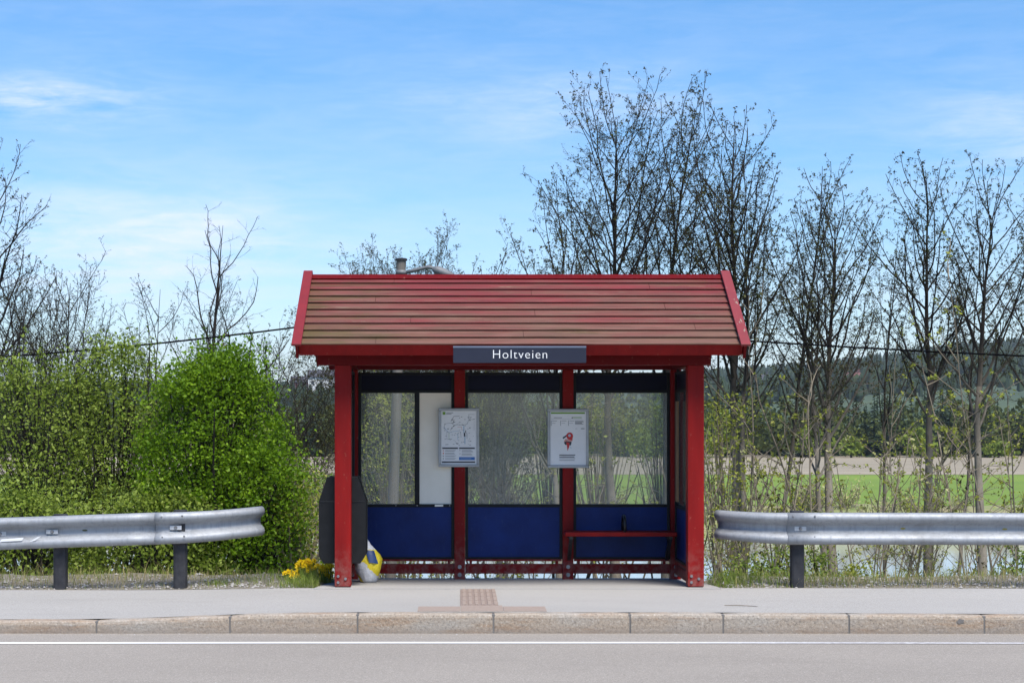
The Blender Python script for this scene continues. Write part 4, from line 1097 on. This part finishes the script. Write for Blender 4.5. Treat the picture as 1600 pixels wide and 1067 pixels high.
# far wood: one mass behind the ploughed field
def blob_tree(mb,x,y,z,H,w,r,n,size):
    for i in range(n):
        h=0.12+0.88*r.random(); env=math.sqrt(max(0.02,1-((h-0.45)/0.58)**2))
        a=r.uniform(0,6.283); q=env*r.random()**0.4*w*(1+0.25*math.sin(3*a+h*7))
        leaf(mb,(x+q*math.cos(a),y+q*math.sin(a),z+H*h),size,r,0.3,0.8)
def spruce(mb,x,y,z,H,w,r,n):
    mb.tube([(x,y,z),(x,y,z+H)],[0.16,0.02],4,cap=False)
    for i in range(n):
        h=(r.random()**1.25); a=r.uniform(0,6.283); L=w*(1-h)**0.85*r.uniform(0.6,1.15)+0.12
        c=Vector((math.cos(a),math.sin(a),0)); s_=Vector((-c.y,c.x,0)); p=Vector((x,y,z+0.4+(H-0.4)*h)); e=p+c*L-Vector((0,0,L*0.35))
        wv=0.32*L+0.1
        mb.add([tuple(p),tuple((p+e)/2+s_*wv*0.5-Vector((0,0,.1))),tuple(e),tuple((p+e)/2-s_*wv*0.5-Vector((0,0,.1)))],[(0,1,2,3)])
r=random.Random(9)
con=MB(); dec=MB()
for k in range(470):
    px=-450+2500*((k*0.618034)%1); d=r.uniform(193,226)
    x=X(px,d); H=r.uniform(5.2,8.6)*(1.0 if px>900 else 0.95)
    if r.random()<0.52: spruce(con,x,d-D0,-2.4,H*1.05,H*0.24,r,150)
    else: blob_tree(dec,x,d-D0,-2.4,H*0.82,H*0.30,r,190,0.55)
tag(con.build('conifer_wood',M['conifer']),'dark mass of conifers beyond the ploughed field','wood',kind='stuff')
tag(dec.build('leafy_wood',M['farleaf']),'mass of budding trees beyond the ploughed field','wood',kind='stuff')
for k,(px,tp,w,lab) in enumerate([(1272,664,58,'rounded lime green tree at the wood edge left of the paired trunks'),(1330,682,34,'small lime green bush at the wood edge'),(1440,668,52,'light green tree at the wood edge behind the narrow straight tree'),(1130,640,60,'light green tree at the wood edge just right of the shelter'),(1560,690,50,'pale green bush at the wood edge near the right side'),(1000,668,50,'light green tree at the wood edge seen through the right glass')]):
    d=191; x=X(px,d); T=thing('field_edge_tree',(x,d-D0,-2.4),lab,'tree','light green trees at the wood edge')
    mb=MB(); H=Z(tp,d)+2.4; blob_tree(mb,x,d-D0,-2.4,H,w*0.5*d/F,random.Random(400+k),420,0.42); mb.build('crown',M['farlime'],T)
    mb=MB(); mb.tube([(x,d-D0,-2.5),(x,d-D0,-2.4+H*0.7)],[0.15,0.05],6); mb.build('trunk',M['bark_dark'],T)

# wooded hill
mb=MB(); r=random.Random(21)
for k in range(8800):
    d=430+(1260-430)*math.sqrt(r.random()); px=r.uniform(-350,1850)
    if 540<px<1090 and r.random()<0.8: continue
    x=X(px,d); y=d-D0; z=hill_z(x,y)
    H=r.uniform(5,10)*(0.7 if d<500 else 1.0); w=H*r.uniform(0.16,0.30); n=5; a0=r.uniform(0,6.28)
    if r.random()<0.7:
        vs=[]
        for (hh,ww) in ((0.05,1.0),(0.42,0.78),(0.78,0.36)):
            vs+= [(x+w*ww*r.uniform(.75,1.2)*math.cos(a0+6.283*q/n),y+w*ww*math.sin(a0+6.283*q/n),z+H*hh+r.uniform(-.3,.3)) for q in range(n)]
        vs.append((x,y,z+H)); fs=[]
        for l in (0,1):
            for q in range(n): q2=(q+1)%n; fs.append((l*n+q,l*n+q2,(l+1)*n+q2,(l+1)*n+q))
        for q in range(n): fs.append((2*n+q,2*n+(q+1)%n,3*n))
        mb.add(vs,fs)
    else:
        w*=1.5; H*=0.75; vs=[]
        for (hh,ww) in ((0.0,0.6),(0.4,1.0),(0.8,0.72)):
            vs+= [(x+w*ww*r.uniform(.75,1.2)*math.cos(a0+6.283*q/n),y+w*ww*math.sin(a0+6.283*q/n),z+H*hh) for q in range(n)]
        vs.append((x,y,z+H)); fs=[]
        for l in (0,1):
            for q in range(n): q2=(q+1)%n; fs.append((l*n+q,l*n+q2,(l+1)*n+q2,(l+1)*n+q))
        for q in range(n): fs.append((2*n+q,2*n+(q+1)%n,3*n))
        mb.add(vs,fs)
tag(mb.build('hill_forest',M['hilltree']),'dense dark forest covering the distant hill','forest',kind='stuff')

# far houses
M['h_white']=flat('white_house_paint',(0.72,0.72,0.70)); M['h_red']=flat('red_house_paint',(0.13,0.022,0.02)); M['h_roof']=flat('dark_tile_roof',(0.055,0.05,0.055)); M['h_rr']=flat('red_tile_roof',(0.15,0.05,0.04)); M['h_win']=flat('dark_window',(0.03,0.035,0.045),0.2); M['h_grey']=flat('pale_grey_wall',(0.50,0.52,0.55))
def house(px,py,d,w,h,dep,wall,roof,label,rot=0.0):
    x=X(px,d); y=d-D0; z=Z(py,d)
    T=thing('house',(x,y,z),label,'house','houses below the distant hill')
    mb=MB(); mb.box(x-w/2,x+w/2,y,y+dep,z-6,z+h); wl=mb.build('wall',M[wall],T)
    mb=MB(); rh=w*0.16+1.2
    mb.prism([(y-0.5,z+h),(y+dep/2,z+h+rh),(y+dep+0.5,z+h),(y+dep+.5,z+h-.25),(y-.5,z+h-.25)],'x',x-w/2-0.5,x+w/2+0.5); rf=mb.build('roof',M[roof],T,fix=True)
    mb=MB(); mb.box(x+w*0.2-0.4,x+w*0.2+0.4,y+dep/2-.4,y+dep/2+.4,z+h+rh*0.6,z+h+rh+1.2); mb.build('chimney',M[roof],rf)
    n=max(2,int(w/3))
    for k in range(n):
        wx=x-w/2+w*(k+0.5)/n
        mb=MB(); mb.box(wx-0.6,wx+0.6,y-0.06,y+0.02,z+h*0.35,z+h*0.35+1.3); mb.build('window',M['h_win'],T)
house(1558,594,900,24,5,10,'h_white','h_roof','largest white building below the hill at the right photo edge')
house(1592,604,850,16,5,9,'h_grey','h_roof','pale grey house right of the large white building')
house(1478,588,950,12,5,9,'h_white','h_roof','white house below the hill between the two rightmost trunks')
house(1338,606,700,9,4,8,'h_red','h_rr','small red house with red roof behind the dense forked tree')
house(1366,607,720,9,4,8,'h_white','h_rr','small white house with red roof right of the small red one')
house(1392,605,760,8,4,8,'h_red','h_rr','small red house left of the narrow straight tree')
house(1196,603,760,7,3,7,'h_red','h_roof','red house just right of the shelter roof corner')
house(502,607,700,11,5,9,'h_white','h_roof','white house with dark roof just left of the shelter post')
house(470,610,760,9,4,8,'h_red','h_roof','dark red house left of the white one by the shelter')

# ------------------------------------------------------------------ verge details
def blades(name,mat,spots,seed,label):
    r=random.Random(seed); mb=MB()
    for (x,y,z,h) in spots:
        a=r.uniform(0,6.28); w=r.uniform(0.0013,0.003); b=Vector((math.cos(a),math.sin(a),0)); s_=Vector((-b.y,b.x,0))*w
        ln_=h*r.uniform(0.2,1.1); p=Vector((x,y,z-0.01)); m_=p+b*ln_*0.35+Vector((0,0,h*0.6)); e=p+b*ln_+Vector((0,0,h))
        mb.add([tuple(p-s_),tuple(p+s_),tuple(m_+s_*.7),tuple(m_-s_*.7),tuple(e)],[(0,1,2,3),(3,2,4)])
    tag(mb.build(name,mat),label,'grass',kind='stuff')
r=random.Random(55)
sp_=[]; dr_=[]
def gz(x,y): return vz(x,y) if y<1.9 else bank_z(x,y)
for k in range(3200):   # behind the verge and under the shelter's back
    x=r.uniform(-7.5,7.5); y=r.uniform(1.75,3.0); sp_.append((x,y,bank_z(x,y)-0.02 if y>2 else -0.22,r.uniform(0.05,0.14)))
def clump(cx,cy,rx,ry,n,h0,h1,lst):
    for k in range(n):
        x=cx+r.gauss(0,rx); y=max(0.02,cy+r.gauss(0,ry))
        if -2.0<x<1.96 and y<1.66: continue
        lst.append((x,y,gz(x,y),r.uniform(h0,h1)))
clump(2.15,0.35,0.16,0.25,800,0.04,0.15,sp_); clump(2.7,0.5,0.35,0.3,600,0.03,0.13,sp_); clump(3.4,0.5,0.4,0.3,300,0.03,0.10,sp_); clump(5.8,0.9,0.9,0.3,300,0.04,0.12,sp_)
clump(-2.14,0.25,0.12,0.20,900,0.04,0.15,sp_); clump(-2.5,0.6,0.25,0.25,300,0.04,0.12,sp_); clump(-3.0,0.25,0.1,0.06,120,0.04,0.1,sp_)
clump(-5.2,1.0,1.3,0.3,600,0.05,0.16,sp_)
clump(-4.6,0.6,0.7,0.2,380,0.04,0.22,dr_); clump(-5.9,0.25,0.7,0.12,350,0.03,0.10,dr_); clump(-3.6,0.45,0.8,0.3,900,0.03,0.10,dr_); clump(-4.5,0.5,1.4,0.3,700,0.03,0.10,sp_); clump(4.5,0.45,1.6,0.35,2600,0.03,0.13,dr_); clump(4.2,0.8,1.8,0.4,1200,0.04,0.14,sp_); clump(-2.9,0.8,0.6,0.25,300,0.03,0.12,dr_); clump(3.0,0.15,0.4,0.06,260,0.03,0.08,dr_)
clump(-1.98,-0.0,0.05,0.05,60,0.02,0.07,dr_)
blades('verge_grass',M['grass'],sp_,1,'short green grass along the verge and behind the shelter'); blades('dry_grass',M['dry'],dr_,2,'dry straw coloured grass along the verge')
mb=MB()
for k in range(2600):
    s_=r.choice([-1,1]); x=s_*r.uniform(2.05,8); y=abs(r.gauss(0,0.45))+0.0
    if y>1.4: continue
    q=r.uniform(0.006,0.018) if r.random()<.9 else r.uniform(.018,.03); z=vz(x,y)+q*0.3
    vs=[(x+q*r.uniform(.7,1.2),y,z),(x-q*r.uniform(.7,1.2),y,z),(x,y+q,z),(x,y-q*r.uniform(.7,1.2),z),(x+r.uniform(-.3,.3)*q,y,z+q*0.7),(x,y,z-q*0.6)]
    mb.add(vs,[(0,2,4),(2,1,4),(1,3,4),(3,0,4),(2,0,5),(1,2,5),(3,1,5),(0,3,5)])
for k in range(900):
    u=r.random(); x=r.uniform(-7,7)
    if u<0.45: y=-abs(r.gauss(0,0.12)); z=pave_z(x,y)
    elif u<0.60: y=r.uniform(-2.05,-0.1); z=pave_z(x,y)
    elif u<0.92: y=ROAD_Y-0.02-abs(r.gauss(0,0.10)); z=RZ
    else: y=r.uniform(-5.5,-2.4); z=RZ
    if -2.0<x<2.0 and y>-0.14: z=pad_z(y)
    q=r.uniform(0.003,0.008)
    vs=[(x+q,y,z),(x-q,y,z),(x,y+q,z),(x,y-q,z),(x+r.uniform(-.3,.3)*q,y,z+q*0.8)]
    mb.add(vs,[(0,2,4),(2,1,4),(1,3,4),(3,0,4)])
tag(mb.build('gravel',M['stone']),'loose grey gravel along the verge','gravel',kind='stuff')
# stick on the pavement
mb=MB(); ds_=15.0
mb.tube([(X(1132,ds_),-1.60,0.002),(X(1150,ds_),-1.63,0.006),(X(1165,ds_),-1.65,0.004),(X(1181,ds_),-1.70,0.003)],[0.003,0.004,0.0035,0.002],6)
tag(mb.build('stick',M['bark_old']),'thin dry stick lying on the pavement right of the shelter','stick')
# daffodils
def flower_mesh(seed):
    r=random.Random(seed); mb=MB()
    tilt=Matrix.Rotation(R(70)+r.uniform(-.4,.4),3,'X')@Matrix.Rotation(r.uniform(0,6.28),3,'Z')
    for k in range(6):
        a=k*math.pi/3; c=Vector((math.cos(a),math.sin(a),0)); s_=Vector((-c.y,c.x,0))
        q=[Vector((0,0,0)),c*0.016+s_*0.010,c*0.031+Vector((0,0,-.003)),c*0.016-s_*0.010]
        mb.add([tuple(tilt@v) for v in q],[(0,1,2,3)])
    ring=[[tilt@Vector((rr*math.cos(k*0.785),rr*math.sin(k*0.785),h)) for k in range(8)] for rr,h in ((0.006,0.0),(0.008,0.012),(0.012,0.022))]
    b=len(mb.v)
    for rg in ring: mb.v.extend([tuple(v) for v in rg])
    for l in (0,1):
        for k in range(8): k2=(k+1)%8; mb.f.append([b+l*8+k,b+l*8+k2,b+(l+1)*8+k2,b+(l+1)*8+k]); mb.m.append(0)
    me=bpy.data.meshes.new('flower'); me.from_pydata(mb.v,[],mb.f); me.materials.append(M['petal']); return me
fm=[flower_mesh(i) for i in range(4)]
def flowers(px,py0,d,w,h,n,label,seed):
    r=random.Random(seed); x=X(px,d); y=d-D0; z=gz(x,y)
    T=thing('flower_clump',(x,y,z),label,'flowers','yellow flower clumps beside the shelter')
    st=MB()
    for k in range(n):
        fx,fy,fz=r.gauss(0,w*0.42),r.gauss(0,0.07),h*r.uniform(0.45,1.05)*(1-0.25*0)
        o=bpy.data.objects.new('flower',r.choice(fm)); COL.objects.link(o); o.parent=T; o.location=(fx,fy,fz); o.rotation_euler=(0,0,r.uniform(-1.0,1.0)); s_=r.uniform(0.9,1.3); o.scale=(s_,s_,s_)
        st.tube([(x+fx*0.7,y+fy*.7,z-0.02),(x+fx*.9,y+fy,z+fz*0.6),(x+fx,y+fy+0.004,z+fz)],0.003,4,cap=False)
    for k in range(n*4):
        bx,by_=x+r.gauss(0,w*.45),y+r.gauss(0,.08); hh=h*r.uniform(.4,.9); a=r.uniform(0,6.28)
        st.add([(bx-.005,by_,z-.02),(bx+.005,by_,z-.02),(bx+.004+.02*math.cos(a),by_+.02*math.sin(a),z+hh*.7),(bx+.04*math.cos(a),by_+.04*math.sin(a),z+hh)],[(0,1,2,3)])
    st.build('leaves',M['grass'],T)
flowers(478,885,17.3,0.13,0.17,44,'larger yellow flower clump on the gravel left of the shelter',1)
flowers(455,897,17.2,0.07,0.08,14,'small low yellow flower clump left of the larger one',2)
flowers(508,882,17.5,0.09,0.20,26,'yellow flower clump right beside the litter bin',3)

# ------------------------------------------------------------------ world
SUN_EL,SUN_AZ=R(60),R(155)      # azimuth clockwise from +Y (behind the camera, a little right)
w=bpy.data.worlds.new('World'); sc.world=w; w.use_nodes=True
nt=w.node_tree; N=nt.nodes; Lk=nt.links
bg=N['Background']; bg.inputs['Strength'].default_value=0.073
sky=N.new('ShaderNodeTexSky'); sky.sky_type='NISHITA'; sky.sun_disc=False; sky.sun_elevation=SUN_EL; sky.sun_rotation=SUN_AZ
sky.air_density=1.0; sky.dust_density=0.3; sky.ozone_density=2.0; sky.altitude=100
tc=N.new('ShaderNodeTexCoord'); sep=N.new('ShaderNodeSeparateXYZ'); Lk.new(tc.outputs['Generated'],sep.inputs[0])
def wm(op,a,b=0.0,c=None):
    n=N.new('ShaderNodeMath'); n.operation=op
    for i,x in ((0,a),(1,b),(2,c)):
        if x is None: continue
        if isinstance(x,(int,float)): n.inputs[i].default_value=x
        else: Lk.new(x,n.inputs[i])
    return n.outputs[0]
def wramp(f,stops):
    r_=N.new('ShaderNodeValToRGB'); e=r_.color_ramp.elements
    while len(e)<len(stops): e.new(.5)
    for el,(p,c) in zip(e,stops): el.position=p; el.color=(c,c,c,1) if isinstance(c,(int,float)) else (*c,1)
    Lk.new(f,r_.inputs[0]); return r_.outputs[0]
def wnoise(scale,stretch,detail=6,rough=0.6,rot=0.0,dist=0.0):
    mp=N.new('ShaderNodeMapping'); mp.inputs['Scale'].default_value=stretch; mp.inputs['Rotation'].default_value=(0,rot,0); Lk.new(tc.outputs['Generated'],mp.inputs[0])
    n=N.new('ShaderNodeTexNoise'); n.inputs['Scale'].default_value=scale; n.inputs['Detail'].default_value=detail; n.inputs['Roughness'].default_value=rough; n.inputs['Distortion'].default_value=dist
    Lk.new(mp.outputs[0],n.inputs['Vector']); return n.outputs['Fac']
def wmix(f,a,b,mode='MIX'):
    m_=N.new('ShaderNodeMix'); m_.data_type='RGBA'; m_.blend_type=mode
    for i,x in ((0,f),(6,a),(7,b)):
        if isinstance(x,(int,float)): m_.inputs[i].default_value=x
        elif isinstance(x,tuple): m_.inputs[i].default_value=(*x,1)
        else: Lk.new(x,m_.inputs[i])
    return m_.outputs[2]
hs=N.new('ShaderNodeHueSaturation'); hs.inputs['Hue'].default_value=0.507; hs.inputs['Saturation'].default_value=1.44; hs.inputs['Value'].default_value=1.19
Lk.new(sky.outputs[0],hs.inputs['Color'])
el=sep.outputs['Z']
skycol=wmix(1.0,hs.outputs[0],wramp(el,[(0.0,(0.66,0.72,0.90)),(0.06,(0.80,0.85,0.97)),(0.13,(0.98,0.98,1.0)),(0.24,(1.20,1.10,1.03))]),'MULTIPLY')
# thin cirrus: streaky noise, denser low down; two local veils in the west
cir=wnoise(5.0,(1.0,1.0,5.5),8,0.62,0.12,0.4)
fine=wnoise(22.0,(1.0,1.0,6.0),8,0.66,-0.10,0.6)
def veil(az,elv,wa,we):    # soft gaussian patch around a direction
    ux=wm('DIVIDE',sep.outputs['X'],wm('MAXIMUM',sep.outputs['Y'],0.05)); uz=wm('DIVIDE',sep.outputs['Z'],wm('MAXIMUM',sep.outputs['Y'],0.05))
    a=wm('DIVIDE',wm('SUBTRACT',ux,az),wa); b=wm('DIVIDE',wm('SUBTRACT',uz,elv),we)
    return wm('EXPONENT',wm('MULTIPLY',wm('ADD',wm('MULTIPLY',a,a),wm('MULTIPLY',b,b)),-1.0))
v=wm('ADD',veil(-0.245,0.193,0.055,0.014),wm('MULTIPLY',veil(-0.20,0.105,0.11,0.032),1.0))
v=wm('ADD',v,wm('MULTIPLY',veil(0.06,0.19,0.09,0.022),0.42)); v=wm('ADD',v,wm('MULTIPLY',veil(0.34,0.17,0.07,0.03),0.5))
low=wramp(el,[(0.0,0.60),(0.045,0.34),(0.10,0.15),(0.3,0.10)])
amt=wm('ADD',wm('MULTIPLY',v,0.9),low)
tex=wm('ADD',wm('MULTIPLY',wramp(cir,[(0.34,0.0),(0.64,1.0)]),0.75),wm('MULTIPLY',wramp(fine,[(0.40,0.0),(0.64,1.0)]),0.45))
cl=wm('MINIMUM',wm('MULTIPLY',amt,tex),0.9)
col=wmix(cl,skycol,(6.2,6.75,8.0))
Lk.new(col,bg.inputs['Color'])

su=bpy.data.lights.new('sun','SUN'); su.energy=3.15; su.angle=R(28); su.color=(1.0,0.955,0.89)
so=bpy.data.objects.new('sun',su); COL.objects.link(so)
sd=Vector((math.sin(SUN_AZ)*math.cos(SUN_EL),math.cos(SUN_AZ)*math.cos(SUN_EL),math.sin(SUN_EL)))
so.rotation_euler=sd.to_track_quat('Z','Y').to_euler(); so.location=sd*60

# ------------------------------------------------------------------ haze
HAZE=0.00017
if HAZE:
    mb=MB(); mb.box(-3900,3900,-300,3900,-9.0,90)
    t=NT('haze_air'); t.n.remove(t.bsdf)
    pv=t.node('ShaderNodeVolumePrincipled'); pv.inputs['Color'].default_value=(0.80,0.88,1.0,1); pv.inputs['Density'].default_value=HAZE; pv.inputs['Anisotropy'].default_value=0.2
    t.link(pv.outputs[0],t.out.inputs['Volume'])
    tag(mb.build('haze',t.mat),'faint blue haze over the valley','haze',kind='stuff')

# ------------------------------------------------------------------ camera
cam=bpy.data.cameras.new('camera'); co=bpy.data.objects.new('camera',cam); COL.objects.link(co)
co.location=(CX,-D0,CZ); co.rotation_euler=(R(90),0,0)
cam.sensor_width=36; cam.sensor_fit='HORIZONTAL'; cam.lens=F/1600*36
cam.shift_x=80/1600; cam.shift_y=(660-533.5)/1600
cam.clip_start=0.1; cam.clip_end=9000
sc.camera=co
sc.view_settings.view_transform='Standard'; sc.view_settings.look='None'; sc.view_settings.exposure=1.05; sc.view_settings.gamma=1.0
sc.cycles.max_bounces=8; sc.cycles.transparent_max_bounces=16; sc.cycles.volume_bounces=0
